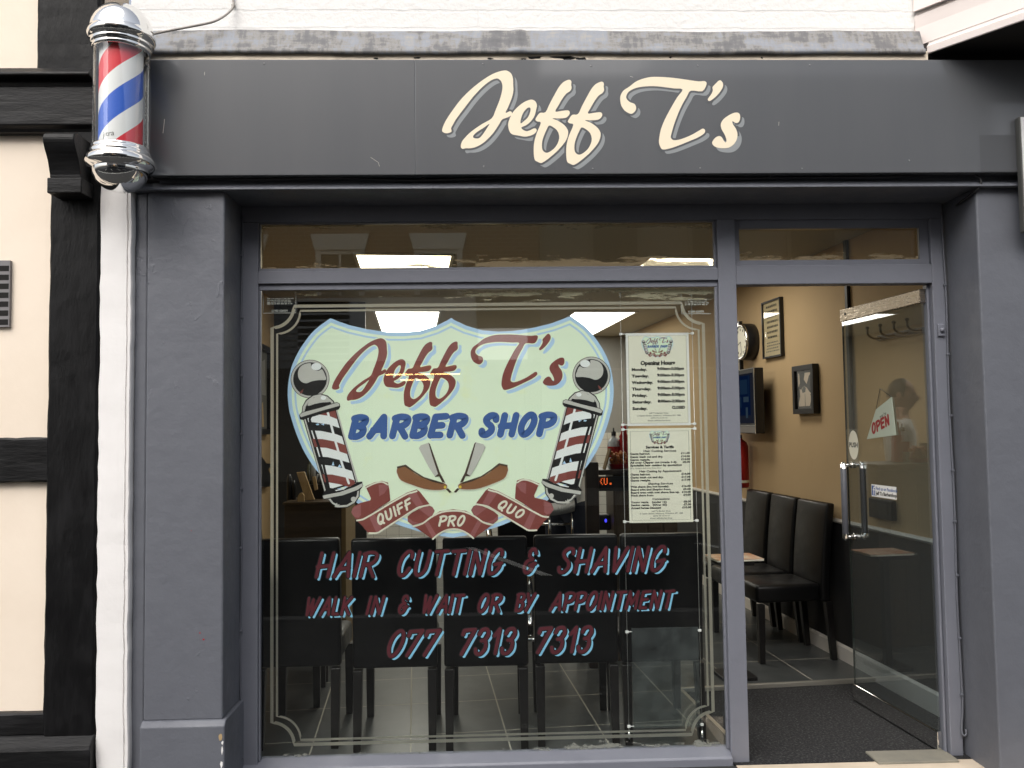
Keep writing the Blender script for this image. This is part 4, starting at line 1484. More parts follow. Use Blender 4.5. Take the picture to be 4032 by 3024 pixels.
# corbel under the beam
zc0, zc1, zc2, zc3 = zY(518, -.15), zY(575, -.15), zY(700, -.1), zY(768, -.1)
xl, xr = atY(172, 560, -.15).x, atY(340, 620, -.08).x
pr = catmull([(-.135, zc0), (-.155, zc0 - .012), (-.16, zc0 - .035), (-.148, zc1 - .005), (-.125, zc1 - .04), (-.108, zc1 - .085), (-.102, zc2 + .012)], 3) + [(-.102, zc2), (-.02, zc2), (-.02, zc0)]
b = MB()
b.prism(pr, lambda y, z: (xl, y, z), lambda y, z: (xr - .012, y, z), sm=False)
b.box(xl - .002, xr, -.118, -.012, zc3 + .004, zc2 - .004)
b.build('corbel', m_blackh, nb, .004)
# wall vent
b = MB()
v0, v1 = atY(-60, 1288, .018), atY(42, 1026, .018)
b.box(v0.x, v1.x, .014, .034, v0.z, v1.z, 1)
nsl = 7
vent = MB()
for k in range(nsl):
    za = v0.z + .008 + (v1.z - v0.z - .016) * k / nsl
    b.box(v0.x + .004, v1.x - .004, .0135, .0142, za, za + (v1.z - v0.z - .016) / nsl * .62, 0)
vent = b.build('air_vent', [m_hole, pmat('grey_vent', (.20, .19, .195), .6)], nb)

# ---------------- canted bay of the neighbour on the right
pA = atY(3652, 214, -.03)
zbay = pA.z
pB = atZ(4032, 82, zbay)
bd = Vector((pB.x - pA.x, pB.y - pA.y, 0)).normalized()
bn = Vector((bd.y, -bd.x, 0))
bay = thing('oriel_bay', 'cream boarded underside of a bay jutting out above the fascia at top right', 'bay window', (2.6, -.2, zbay))
BL = .75


def BT(s, n, z):
    return Vector((pA.x, pA.y, 0)) + bd * s + bn * n + Vector((0, 0, z))


b = MB()
hb = .158
zc_ = zbay + .058
xoff = -.06
for k in range(8):
    z0_, z1_ = zc_ + k * hb, zc_ + (k + 1) * hb
    pr = [(-.012, z0_), (-.026, z0_ + .002), (-.026, z1_ - .016), (-.038, z1_ - .010), (-.038, z1_)]
    b.prism(pr, lambda n, z: BT(xoff, n, z), lambda n, z: BT(BL, n, z))
b.build('cladding', m_bay, bay, .002)
b = MB()
pr = [(-.05, zbay + .022), (.0, zbay), (.006, zbay + .002), (.006, zbay + .034), (-.012, zbay + .048), (-.012, zbay + .0565), (-.05, zbay + .0565)]
b.prism(pr, lambda n, z: BT(.0, n, z), lambda n, z: BT(BL + .02, n, z))
b.build('drip_moulding', m_bay, bay, .002)
e = BT(BL, 0, 0)
b = MB()
pl = [(pA.x + .04, -.010), (pA.x + .035, pA.y + .005), (e.x, e.y + .02), (4.4, e.y + .02), (4.4, .02), (1.93, .02)]
b.prism(pl, lambda x, y: (x, y, zbay + .012), lambda x, y: (x, y, zbay + .045))
b.build('soffit', m_soffit, bay)
b = MB()
b.box(e.x, 4.4, e.y - .02, e.y + .012, zbay, zbay + 1.4)
b.build('front_board', m_bay, bay)
b = MB()
b.box(pA.x + .12, 4.4, .01, .04, zbay + .05, 5.6)
b.box(1.925, 4.4, .0, .009, 2.9, zbay + .0115, 1)
b.build('back_wall', [m_white, m_soffit], bay)

# neighbour's sign and wall beyond the fascia
pc_ = atY(4017, 456, -.098)
pd_ = atY(4027, 913, -.098)
ns = thing('hanging_sign', 'white edged blue sign box cut by the right edge of the picture', 'sign', (pc_.x + .2, -.1, pd_.z))
b = MB()
b.box(pc_.x - .003, pc_.x + .5, -.096, -.0635, pd_.z, pc_.z)
b.build('sign_case', pmat('grey_sign_case', (.07, .07, .065), .5), ns, .006)
b = MB()
b.box(pc_.x + .002, pc_.x + .49, -.1005, -.0965, pd_.z + .006, pc_.z - .006)
b.build('sign_face', pmat('sign_white', (.8, .8, .8), .35), ns)
b = MB()
b.box(pc_.x + .014, pc_.x + .478, -.1025, -.101, pc_.z - .07, pc_.z - .018)
b.build('sign_band', m_signblue, ns)

# ------------------------------------------------------------------ shop interior
UW, UL = 2.342, -1.50
ZC = 2.585
VB = 6.6


def ibox(mb, u0, u1, v0, v1, z0, z1, mi=0):
    mb.box(u0, u1, v0, v1, z0, z1, mi, lambda x, y, z: I(x, y, z))


def struct(name, mb, mats, bevel=0):
    return tag(mb.build(name, mats, None, bevel), kind='structure')


def wallT(v, z, n=0.0):
    """point on the right wall, n metres out from it"""
    return I(UW - n, v, z)


b = MB()
ms0, ms1 = atZ(2682, 2697, 0), atZ(3640, 2688, 0)
m0, m1 = uvz(atZ(2718, 2727, 0)), uvz(atZ(2856, 2904, 0))
um = (m0[0] + m1[0]) / 2
vm = (uvz(ms0)[1] + uvz(atZ(3372, 2690, 0))[1]) / 2
# tiled floor in three pieces round the mat well
for (u0, u1, v0, v1) in ((UL, UW, vm, VB), (UL, um, .30, vm)):
    b.face([I(u0, v0, 0), I(u1, v0, 0), I(u1, v1, 0), I(u0, v1, 0)])
b.face([I(um, vm, 0), I(um, vm, -.02), I(UW, vm, -.02), I(UW, vm, 0)])
b.face([I(um, .2, 0), I(um, .2, -.02), I(um, vm, -.02), I(um, vm, 0)])
struct('floor', b, m_floor)
b = MB()
b.face([Vector((um * ca - .2 * sa, .205, -.02)), Vector((2.33, .205, -.02)), I(UW, vm, -.02), I(um, vm, -.02)])
o = b.build('entrance_mat', m_mat)
tag(o, 'dark grey speckled entrance mat filling the doorway floor', 'door mat')
b = MB()
ibox(b, um - .004, UW - .02, vm - .008, vm + .016, -.02, .004)
ibox(b, um - .018, um + .004, .32, vm - .008, -.02, .004)
o = b.build('mat_frame', pmat('aluminium_trim', (.6, .57, .5), .35, .8), None, .0015)
tag(o, 'pale metal trim round the edge of the dark entrance mat', 'floor trim')
b = MB(); ibox(b, UL - .2, UW + .2, .32, VB + .1, ZC, ZC + .05)
struct('ceiling', b, m_ceil)
zd0, zd1 = .845, .872
b = MB()
ibox(b, UW, UW + .12, .10, VB, zd0, ZC, 0)
ibox(b, UW + .001, UW + .12, .10, VB, -.03, zd0, 1)
struct('wall', b, [m_tan, m_char])
b = MB()
pr = [(0, -.02), (.016, -.02), (.016, .082), (.006, .096), (0, .096)]
b.prism(pr, lambda n, z: I(UW - n, .14, z), lambda n, z: I(UW - n, VB, z))
struct('skirting', b, m_whitewood)
b = MB()
pr = [(0, zd0 - .004), (.012, zd0), (.022, zd0 + .012), (.016, zd1), (0, zd1)]
b.prism(pr, lambda n, z: I(UW - n, .14, z), lambda n, z: I(UW - n, VB, z))
struct('dado_rail', b, m_whitewood)
b = MB(); ibox(b, UL - .12, UL, .28, VB, -.02, ZC)
struct('wall', b, m_tan)
b = MB(); ibox(b, UL, -.72, 3.87, 3.97, -.02, ZC)
struct('wall', b, m_char)
b = MB()
ibox(b, UL, UW, VB, VB + .1, 1.38, ZC, 0)
ibox(b, UL, UW, VB - .006, VB + .1, -.02, 1.38, 1)
struct('wall', b, [m_backwall, m_wtile])

# ceiling lights
for k, (u0, v0, v1, lab) in enumerate(((-.655, 1.80, 2.92, 'white ceiling light panel seen through the transom glass at its left'), (1.262, 1.80, 2.62, 'white ceiling light panel seen through the right end of the transom glass'),
                                       (-.655, 4.40, 6.35, 'long white ceiling light panel above the left half of the shield emblem'), (1.262, 4.40, 6.35, 'long white ceiling light panel above the right corner of the shield emblem'))):
    c = I(u0 + .3, (v0 + v1) / 2, ZC)
    t = thing('ceiling_light', lab, 'ceiling light', c, IA, 'ceiling light panels')
    b = MB()
    for q in ((u0 - .02, u0, v0 - .02, v1 + .02), (u0 + .6, u0 + .62, v0 - .02, v1 + .02), (u0, u0 + .6, v0 - .02, v0), (u0, u0 + .6, v1, v1 + .02)):
        ibox(b, *q, ZC - .012, ZC)
    b.build('frame', m_panelframe, t)
    b = MB()
    b.face([I(u0, v0, ZC - .006), I(u0, v1, ZC - .006), I(u0 + .6, v1, ZC - .006), I(u0 + .6, v0, ZC - .006)])
    b.build('diffuser', m_panel, t)

# ---------------- chairs
def make_chair(label):
    t = thing('dining_chair', label, 'chair', (0, 0, 0), 0, 'black leather chairs in the waiting area')
    W = .392
    b = MB()
    rows = []
    n = 7
    for i in range(n + 1):
        z = .365 + (.968 - .365) * i / n
        y = .022 - .05 * (max(0, z - .45) / .52) ** 1.4
        rows.append([(-W / 2, y, z), (W / 2, y, z), (W / 2, y + .058, z), (-W / 2, y + .058, z)])
    b.grid(rows, 0, False, closed=True)
    b.face(rows[0][::-1]); b.face(rows[-1])
    b.build('backrest', m_leather, t, .014, smooth=True)
    b = MB(); b.box(-W / 2 + .012, W / 2 - .012, .082, .50, .365, .475)
    b.build('seat', m_leather, t, .022, smooth=True)
    for sx in (-1, 1):
        for y0, y1, lean in ((.012, .052, -.03), (.452, .492, .0)):
            b = MB()
            rows = []
            for z, k in ((-.0, .8), (.36, 1.0)):
                c = sx * (W / 2 - .024)
                hw_ = .0215 * k
                yc = (y0 + y1) / 2 + lean * (1 - z / .36)
                rows.append([(c - hw_, yc - hw_, z), (c + hw_, yc - hw_, z), (c + hw_, yc + hw_, z), (c - hw_, yc + hw_, z)])
            b.grid(rows, 0, False, closed=True)
            b.face(rows[0][::-1]); b.face(rows[-1])
            b.build('leg', m_legs, t, .003)
    return t


ch = make_chair('black leather chair with its back to the window, directly below the QUIFF ribbon')
spots = []
for (x0, x1, y, lab) in ((-.631, -.237, .415, None), (-1.085, -.693, .455, 'black leather chair at the far left end of the row under the window'),
                         (-.207, .185, .415, 'black leather chair with its back to the window, below the tip of the shield'),
                         (.221, .604, .415, 'black leather chair with its back to the window, below the QUO ribbon'),
                         (.619, 1.013, .415, 'black leather chair with its back to the window, behind the empty sign holder')):
    spots.append(((x0 + x1) / 2, y, 0, lab))
for v, lab in ((1.672, 'black leather chair against the right wall, nearest the open door'), (2.10, 'black leather chair against the right wall, middle of the three'), (2.535, 'black leather chair against the right wall, farthest and half hidden by the door post')):
    p = I(2.285, v)
    spots.append((p.x, p.y, math.pi / 2 + IA, lab))
for v, lab in ((1.28, 'black leather chair along the left wall, nearer the window'), (1.74, 'black leather chair along the left wall, beside the brown cabinet')):
    p = I(-1.30, v)
    spots.append((p.x, p.y, -math.pi / 2 + IA, lab))
for i, (x, y, rz, lab) in enumerate(spots):
    o = ch if i == 0 else dup(ch)
    o.location = (x, y + (.012 * math.sin(i * 2.3) if i < 5 else 0), 0)
    o.rotation_euler = (0, 0, rz + R(1.3) * math.sin(i * 1.7 + .4))
    if lab:
        o['label'] = lab

# ---------------- things on the right wall
def wframe(name, label, cat, v0, v1, z0, z1, fwid, fdep, paint, fm=None, bevel_in=0):
    """picture frame on the right wall between v0<v1"""
    t = thing(name, label, cat, wallT((v0 + v1) / 2, z0, 0), IA)
    b = MB()
    for (a0, a1, c0, c1) in ((v0, v1, z0, z0 + fwid), (v0, v1, z1 - fwid, z1), (v0, v0 + fwid, z0 + fwid, z1 - fwid), (v1 - fwid, v1, z0 + fwid, z1 - fwid)):
        ibox(b, UW - fdep, UW, a0, a1, c0, c1)
    b.build('frame', fm or m_blackpl, t, .003)
    b = MB()
    dd = fdep * .55
    TT = lambda x, y, n=0.0: I(UW - dd - n, v1 - fwid - x, z0 + fwid + y)      # seen from inside the room, x runs to the right
    w_, h_ = v1 - v0 - 2 * fwid, z1 - z0 - 2 * fwid
    mats = paint(b, TT, w_, h_)
    b.build('print', mats, t, recalc=False)
    b = MB()
    dg = fdep * .75
    b.face([I(UW - dg, v0 + fwid, z0 + fwid), I(UW - dg, v1 - fwid, z0 + fwid), I(UW - dg, v1 - fwid, z1 - fwid), I(UW - dg, v0 + fwid, z1 - fwid)])
    b.build('glazing', m_glassone, t)
    return t


m_glassone = glassmat('picture_glass', k=2.0)


def bars(b, TT, w_, h_, y0, y1, n, mi, seed, x0=.12, x1=.88):
    rnd = random.Random(seed)
    for k in range(n):
        y = y0 + (y1 - y0) * k / max(1, n - 1)
        hh_ = (y1 - y0) / n * .5
        xa = x0 + rnd.uniform(0, .12)
        xb = x1 - rnd.uniform(0, .12)
        x = xa
        while x < xb:
            l = rnd.uniform(.04, .1)
            b.fill([[(x * w_, y * h_), (min(xb, x + l) * w_, y * h_), (min(xb, x + l) * w_, y * h_ + hh_ * h_), (x * w_, y * h_ + hh_ * h_)]], lambda p, q: TT(p, q, .0008), mi)
            x += l + .025


m_kraft = pmat('parchment_print', (.62, .50, .30), .7)


def p_poster(b, TT, w_, h_):
    b.fill([[(0, 0), (w_, 0), (w_, h_), (0, h_)]], TT, 0)
    bars(b, TT, w_, h_, .33, .90, 7, 1, 2)
    bars(b, TT, w_, h_, .08, .24, 4, 2, 3, .08, .92)
    return [m_kraft, m_ink, m_inkgrey]


def p_photo(b, TT, w_, h_):
    b.fill([[(0, 0), (w_, 0), (w_, h_), (0, h_)]], TT, 0)
    mx, my = .09 * w_, .07 * h_
    b.fill([[(mx, my), (w_ - mx * .7, my), (w_ - mx * .7, h_ - my), (mx, h_ - my)]], lambda x, y: TT(x, y, .0008), 1)
    X = lambda x, y: (mx + x * (w_ - 1.7 * mx), my + y * (h_ - 2 * my))
    for q, mi in (([(0, .55), (.12, .7), (.1, 1), (.5, 1), (.42, .8), (.62, .66), (.8, .9), (1, 1), (1, .35), (.8, .42), (.62, .55), (.4, .62), (.2, .5)], 2), ([(.0, .1), (.12, .3), (.1, .55), (0, .6)], 2), ([(.25, .5), (.4, .62), (.55, .55), (.5, .42), (.3, .4)], 3), ([(.8, 0), (.92, .2), (.86, .35), (1, .4), (1, 0)], 2), ([(.45, 0), (.47, .38), (.49, .38), (.5, 0)], 3)):
        b.fill([[X(*p) for p in q]], lambda x, y: TT(x, y, .0014), mi)
    return [m_blackpl, m_lwoodpic, m_ink, m_inkgrey]


m_lwoodpic = pmat('sepia_print', (.62, .50, .38), .7)
p0, p1 = uvz(atU(3011, 1195, UW)), uvz(atU(3091, 1400, UW))
wframe('framed_notice', 'tall black framed notice in pale parchment on the tan wall beside the clock', 'framed notice', p1[1], p0[1], p1[2], p0[2] + .002, .012, .03, p_poster)
wframe('framed_notice', 'black framed notice mostly hidden behind the round wall clock', 'framed notice', 2.93, 3.26, 1.885, 2.30, .012, .03, p_poster)
p0, p1 = uvz(atU(3141, 1444, UW)), uvz(atU(3230, 1628, UW))
t = wframe('framed_photo', 'deep black framed monochrome picture alone on the tan wall', 'picture', p1[1], p0[1], p1[2], p0[2], .034, .046, p_photo)
# clock
t = thing('wall_clock', 'round black drum wall clock with chrome rim above the television', 'clock', wallT(2.745, 2.11), IA)
cv, cz_ = 2.745, 2.112
ctr = lambda q: I(UW - q.z, cv + q.x, cz_ + q.y)
b = MB()
b.lathe([(.001, .0), (.142, .0), (.146, .02), (.144, .075), (.136, .092)], None, n=48, T=lambda q: ctr(q))
b.build('case', m_blackpl, t)
b = MB()
b.lathe([(.137, .086), (.140, .098), (.134, .106), (.122, .104), (.119, .094)], None, n=48, T=lambda q: ctr(q))
b.build('rim', m_chrome, t)
b = MB()
b.fill([circle((0, 0), .12, 40)], lambda x, y: ctr(Vector((x, y, .095))), 0)
for k in range(12):
    a = R(30 * k)
    b.fill([[(.095 * math.cos(a) - .006, .095 * math.sin(a) - .009), (.095 * math.cos(a) + .006, .095 * math.sin(a) - .009), (.095 * math.cos(a) + .006, .095 * math.sin(a) + .009), (.095 * math.cos(a) - .006, .095 * math.sin(a) + .009)]], lambda x, y: ctr(Vector((x, y, .0957))), 1)
b.build('dial', [m_paper, m_ink], t, recalc=False)
b = MB()
for a, l in ((R(-20), .06), (R(-100), .09)):
    for q in stroke_poly([(0, 0), (l * math.cos(a), l * math.sin(a))], .006):
        b.face([ctr(Vector((p[0], p[1], .0965))) for p in q])
b.build('hands', m_ink, t, recalc=False)
# television
t = thing('television', 'small black wall television with a blue picture beside the door post', 'television', wallT(2.65, 1.4, .1), IA)
b = MB(); ibox(b, 2.185, 2.255, 2.35, 3.02, 1.40, 1.885)
b.build('cabinet', m_blackpl, t, .008)
b = MB()
ibox(b, 2.255, UW, 2.60, 2.80, 1.55, 1.75)
b.build('wall_bracket', m_blackpl, t, .004)
b = MB()
TT = lambda x, y, n=0: I(2.184 - n, 2.985 - x, 1.475 + y)
sw_, sh_ = .60, .375
b.fill([[(0, 0), (sw_, 0), (sw_, sh_), (0, sh_)]], TT, 0)
rnd = random.Random(4)
for (x0, y0, x1, y1, mi) in ((.05, .06, .55, .36, 1), (.30, .12, .38, .2, 2), (.42, .16, .52, .20, 3), (.36, .22, .50, .33, 2), (.46, .04, .5, .12, 3), (.12, .1, .2, .3, 3), (.40, .24, .41, .35, 0), (.52, .20, .53, .36, 2)):
    b.fill([[(x0, y0), (x1, y0), (x1, y1), (x0, y1)]], lambda x, y: TT(x, y, .0006 + .0004 * mi), mi)
b.build('screen', [emat('tv_dark', (.01, .012, .02), .6), emat('tv_blue', (.008, .03, .12), .13), emat('tv_mid', (.03, .08, .18), .13), emat('tv_pale', (.10, .17, .25), .13)], t, recalc=False)
b = MB()
ibox(b, 2.1825, 2.1845, 2.352, 3.018, 1.405, 1.455, 0)
b.build('speaker_strip', pmat('grey_trim', (.16, .15, .14), .4), t)
b = MB()
for (v0, v1, z0, z1) in ((2.352, 2.358, 1.40, 1.885), (2.352, 3.018, 1.879, 1.885), (2.352, 3.018, 1.457, 1.461)):
    ibox(b, 2.1805, 2.184, v0, v1, z0, z1)
b.build('trim', m_chrome, t)
# black trunking, coat hooks, switch box
b = MB()
ibox(b, UW - .022, UW, 1.258, 1.290, 1.40, ZC)
o = b.build('cable_trunking', m_black_flat, None, .003)
tag(o, 'black vertical trunking on the wall seen through the door glass', 'trunking')
t = thing('coat_hooks', 'row of black coat hooks on a rail behind the door glass', 'coat hooks', wallT(.76, 1.95), IA)
b = MB(); ibox(b, UW - .012, UW, .50, .97, 1.935, 1.965)
b.build('rail', m_blackpl, t, .003)
for v in (.93, .80, .67, .55):
    b = MB()
    b.tube(catmull([I(UW - .01, v, 1.95), I(UW - .05, v, 1.945), I(UW - .085, v, 1.965), I(UW - .09, v, 2.0)], 4), .006, 8)
    b.lathe([(.001, -.01), (.009, -.006), (.011, 0), (.009, .006), (.001, .01)], I(UW - .09, v, 2.005), n=12)
    b.build('hook', m_blackpl, t)
p0, p1 = uvz(atU(3437, 1958, UW)), uvz(atU(3533, 2045, UW))
t = thing('wall_box', 'dark square box on the tan wall below the door sticker', 'wall box', wallT(.95, p1[2]), IA)
b = MB(); ibox(b, UW - .03, UW, p1[1], p0[1], p1[2] - .01, p0[2])
b.build('body', m_blackpl, t, .006)
b = MB(); ibox(b, UW - .034, UW - .0305, p1[1] + .04, p0[1] - .04, p1[2] + .02, p0[2] - .025)
b.build('cover', pmat('smoked_cover', (.03, .027, .02), .4), t, .003)
# extinguisher
EXV = uvz(atU(2913, 1820, UW - .085))[1]
t = thing('fire_extinguisher', 'red fire extinguisher on the wall just right of the door post', 'fire extinguisher', wallT(EXV, .98, .08), IA)
cc = wallT(EXV, 0, .085)
b = MB()
b.lathe([(.001, .97), (.06, .97), (.068, .98), (.068, 1.29), (.058, 1.325), (.03, 1.345), (.022, 1.36)], cc, n=28)
b.build('cylinder', m_red, t)
b = MB()
b.lathe([(.022, 1.358), (.022, 1.38), (.012, 1.385), (.001, 1.386)], cc, n=16)
b.tube([cc + Vector((0, 0, 1.375)), cc + Vector((-.05, -.03, 1.40)), cc + Vector((-.09, -.05, 1.385))], .008, 8)
b.build('valve', m_blackpl, t)
b = MB()
b.lathe([(.0684, 1.01), (.0684, 1.03)], cc, n=28)
b.build('label_band', m_dcream, t)

# magazine table by the post
tc_ = Vector((1.435, 1.40, 0))
t = thing('side_table', 'small black side table behind the door post holding a magazine', 'side table', tc_, IA)
b = MB()
ib2 = lambda x0, x1, y0, y1, z0, z1: b.box(x0, x1, y0, y1, z0, z1, 0, lambda x, y, z: tc_ + EU * x + EV * y + Vector((0, 0, z)))
ib2(-.10, .10, -.10, .10, .655, .68)
b.build('table_top', m_legs, t, .003)
b = MB()
ib2(-.02, .02, -.02, .02, .02, .655)
b.build('leg', m_legs, t, .002)
b = MB()
ib2(-.10, .10, -.10, .10, 0, .02)
b.build('base', m_legs, t, .002)
t = thing('magazine', 'orange covered magazine lying on the side table behind the door post', 'magazine', tc_ + Vector((0, 0, .68)), IA)
b = MB()
ib2(-.125, .155, -.11, .11, .681, .692)
b.build('pages', m_paper, t, .002)
b = MB()
ib2(-.126, .156, -.111, .111, .6925, .694)
b.build('cover', pmat('magazine_cover', (.62, .26, .10), .35, col2=(.75, .62, .48), nscale=18), t)

# ---------------- reception counter and what stands on it
cx0, cx1 = .70, 1.22
t = thing('reception_counter', 'dark stained wood reception counter behind the window notices', 'counter', (.95, 1.85, 0))
b = MB()
b.box(cx0, cx1, 1.71, 2.12, 1.165, 1.196)
b.build('counter_top', m_dwood, t, .004)
b = MB()
b.box(cx0 + .10, cx1 - .02, 1.76, 2.08, 0, 1.165)
for k in range(4):
    b.box(cx0 + .115 + k * .10, cx0 + .115 + k * .10 + .088, 1.752, 1.76, .08, 1.07)
b.build('front_panel', m_mwood, t, .003)
b = MB()
b.box(.612, .692, 1.62, 1.70, 0, 1.25)
b.build('end_post', m_dwood, t, .008)
b = MB()
b.box(cx0 - .005, cx1 - .01, 1.728, 1.75, 1.063, 1.155)
disp = b.build('led_display', m_blackpl, t, .003)
lx, lz = atY(2358, 1883, 1.727).x, atY(2390, 1882, 1.727).z
dots = ['...#.#..#....', '..#..#..#....', '..#..#..#....', '.#...#..#....', '..#..#..#....', '..#..#..#..##', '...#..##...##']
for lo, hi in ((0, 4), (5, 10), (10, 13)):
    b = MB()
    for r_, row in enumerate(dots):
        for c_, k in enumerate(row):
            if k == '#' and lo <= c_ < hi:
                b.box(lx + c_ * .0062, lx + .0042 + c_ * .0062, 1.7262, 1.7278, lz - .0042 - r_ * .0062, lz - r_ * .0062)
    b.build('led_character', m_led, disp)
zc9 = 1.1965


def place_bottle(name, label, cat, x, y, prof, mat, cap=None, capm=None, band=None, bandm=None, z0=zc9):
    t = thing(name, label, cat, (x, y, z0))
    b = MB(); b.lathe(prof, (x, y, z0), n=24); b.build('body', mat, t)
    if cap:
        b = MB(); b.lathe(cap, (x, y, z0), n=18); b.build('cap', capm, t)
    if band:
        b = MB(); b.lathe(band, (x, y, z0), n=24); b.build('paper_band', bandm, t)
    return t


p = atY(2418, 1800, 1.95)
place_bottle('bottle', 'clear bottle with red and blue label at the back of the counter', 'bottle', p.x, 1.95, [(.001, 0), (.04, 0), (.042, .01), (.042, .15), (.036, .18), (.015, .2), (.014, .215)], m_clear, [(.016, .21), (.016, .235), (.006, .24), (.005, .262), (.001, .262)], m_blackpl, [(.0425, .07), (.0425, .14)], m_red)
p = atY(2458, 1800, 1.93)
place_bottle('bottle', 'tall red ridged bottle next to the window notices', 'bottle', p.x, 1.93, [(.001, 0)] + [q for k in range(9) for q in ((.036 - k * .001, k * .024), (.040 - k * .001, k * .024 + .012))] + [(.02, .225), (.018, .25)], m_red, [(.019, .248), (.019, .27), (.004, .28), (.001, .3)], m_red)
p = atY(2435, 1845, 1.80)
t = thing('sweet_tub', 'tub of amber sweets on the counter edge with its lid propped open', 'tub', (p.x, 1.80, zc9))
b = MB()
b.lathe([(.001, .002), (.05, .002), (.058, .03), (.060, .032)], (p.x, 1.80, zc9), n=24)
b.build('tub', m_red, t)
b = MB()
rnd = random.Random(8)
for k in range(60):
    a = rnd.uniform(0, 6.28); rr = .05 * math.sqrt(rnd.random()); z = rnd.uniform(.03, .105)
    c = Vector((p.x + rr * math.cos(a), 1.80 + rr * math.sin(a), zc9 + z))
    b.lathe([(.001, -.012), (.010, -.007), (.013, 0), (.010, .007), (.001, .012)], c, n=8)
sw = b.build('sweets', m_straw, t); sw['kind'] = 'stuff'
b = MB()
pr = [(-.066, .0), (-.058, .0), (-.018, .13), (-.026, .132)]
b.prism(pr, lambda x, z: (p.x - .03 + x, 1.75, zc9 + z), lambda x, z: (p.x - .03 + x, 1.85, zc9 + z))
b.build('lid', m_goldedge, t)
t = thing('charging_lamp', 'tiny glowing blue light low behind the counter', 'indicator light', (.74, 1.9, .88))
b = MB(); b.box(.70, .80, 1.88, 1.95, .80, .90)
b.build('housing', m_blackpl, t, .01)
b = MB()
c = atY(2385, 2050, 1.878)
b.lathe([(.001, -.012), (.006, -.008), (.007, 0), (.006, .008), (.001, .012)], c, n=10)
b.build('lamp', m_ledblue, t)

# ---------------- barber chair
bc = Vector((.30, 2.55, 0))
t = thing('barber_chair', 'barber chair with white ribbed pad and chrome column behind the waiting chairs', 'barber chair', bc, R(15))
b = MB()
b.lathe([(.001, 0), (.26, 0), (.27, .015), (.20, .03), (.06, .05), (.045, .06), (.045, .40), (.09, .42), (.09, .44), (.001, .44)], bc, n=36)
b.build('column', m_chrome, t)
b = MB(); b.box(bc.x - .25, bc.x + .25, bc.y - .22, bc.y + .27, .44, .57)
b.build('seat', m_leather, t, .03, smooth=True)
b = MB(); b.box(bc.x - .22, bc.x + .22, bc.y + .25, bc.y + .34, .55, 1.05)
b.build('backrest', m_leather, t, .03, smooth=True)
for s in (-1, 1):
    b = MB()
    b.tube(catmull([bc + Vector((s * .27, -.22, .50)), bc + Vector((s * .29, -.22, .74)), bc + Vector((s * .29, .22, .76)), bc + Vector((s * .27, .28, .60))], 4), .018, 10)
    b.build('armrest', m_chrome, t)
b = MB()
q0, q1 = atY(2165, 1985, 2.15), atY(2262, 2030, 2.15)
rows = []
for i in range(9):
    a = i / 8
    rows.append([(q0.x - .12 + (q1.x - q0.x + .12) * j / 40, 2.15 - .05 * math.sin(a * 3.1) + .004 * (j % 2), q0.z + (q1.z - q0.z) * a + .03 * (j / 40) ** 3) for j in range(41)])
b.grid(rows, 0, False)
rows2 = [[(x, y + .03, z) for x, y, z in r] for r in rows]
b.grid(rows2, 0, False)
b.build('ribbed_pad', m_brush, t)
b = MB()
for x in (q0.x + .0, q1.x - .01):
    b.tube([(x, 2.19, q1.z - .30), (x, 2.19, q0.z)], .012, 10)
b.tube([(q0.x - .1, 2.19, q1.z - .06), (q1.x + .03, 2.19, q1.z - .06)], .010, 10)
b.build('pad_frame', m_chrome, t)

# ---------------- brown cabinet at the left with bits on it
cA, cB = atY(1120, 1978, 2.2), atY(1362, 1975, 2.2)
zct_ = cA.z
t = thing('cabinet', 'plain brown cabinet in the left corner behind the waiting chairs', 'cabinet', ((cA.x + cB.x) / 2, 2.3, 0))
b = MB(); b.box(cA.x, cB.x - .03, 2.2, 2.6, 0, zct_ - .018)
b.build('carcass', m_mwood, t, .003)
b = MB(); b.box(cA.x - .01, cB.x + .004, 2.19, 2.61, zct_ - .018, zct_)
b.build('cabinet_top', m_mwood, t, .003)
b = MB(); b.box(cB.x - .03, cB.x, 2.196, 2.6, 0, zct_ - .0185)
b.build('edging', m_goldedge, t, .002)


def plank(label, pts, y, th, mat=m_lwood):
    q = [atY(x, yy, y) for x, yy in pts]
    b = MB()
    b.prism([(v.x, v.z) for v in q], lambda x, z: (x, y, z), lambda x, z: (x, y + th, z))
    o = b.build('wooden_offcut', mat, None, .003)
    return tag(o, label, 'wooden piece', 'wooden pieces on the cabinet')


plank('long pale wooden piece leaning on the brown cabinet, tallest of the three', [(1167, 1860), (1198, 1857), (1238, 1968), (1203, 1970)], 2.26, .02)
plank('short pale wooden piece with dark label standing on the brown cabinet', [(1229, 1878), (1242, 1875), (1251, 1928), (1238, 1932)], 2.30, .02)
plank('round topped pale wooden piece on the brown cabinet', [(1170, 1976), (1172, 1955), (1180, 1942), (1190, 1940), (1197, 1950), (1199, 1976)], 2.23, .02)
b = MB()
for k, (x0, x1, y0, y1) in enumerate(((1130, 1150, 1866, 1975), (1150, 1165, 1890, 1975))):
    p0_, p1_ = atY(x0, y1, 2.4), atY(x1, y0, 2.4)
    r_ = (p1_.x - p0_.x) / 2
    b.lathe([(.001, p0_.z), (r_, p0_.z), (r_, p1_.z - .03), (r_ * .5, p1_.z), (.001, p1_.z)], ((p0_.x + p1_.x) / 2, 2.4, 0), n=16)
    o = b.build('bottle', m_blackpl)
    tag(o, ('taller' if k == 0 else 'shorter') + ' dark bottle standing on the left end of the brown cabinet', 'bottle', 'dark bottles on the cabinet')
    b = MB()
b = MB()
p0_, p1_ = atY(1200, 1972, 2.45), atY(1290, 1775, 2.45)
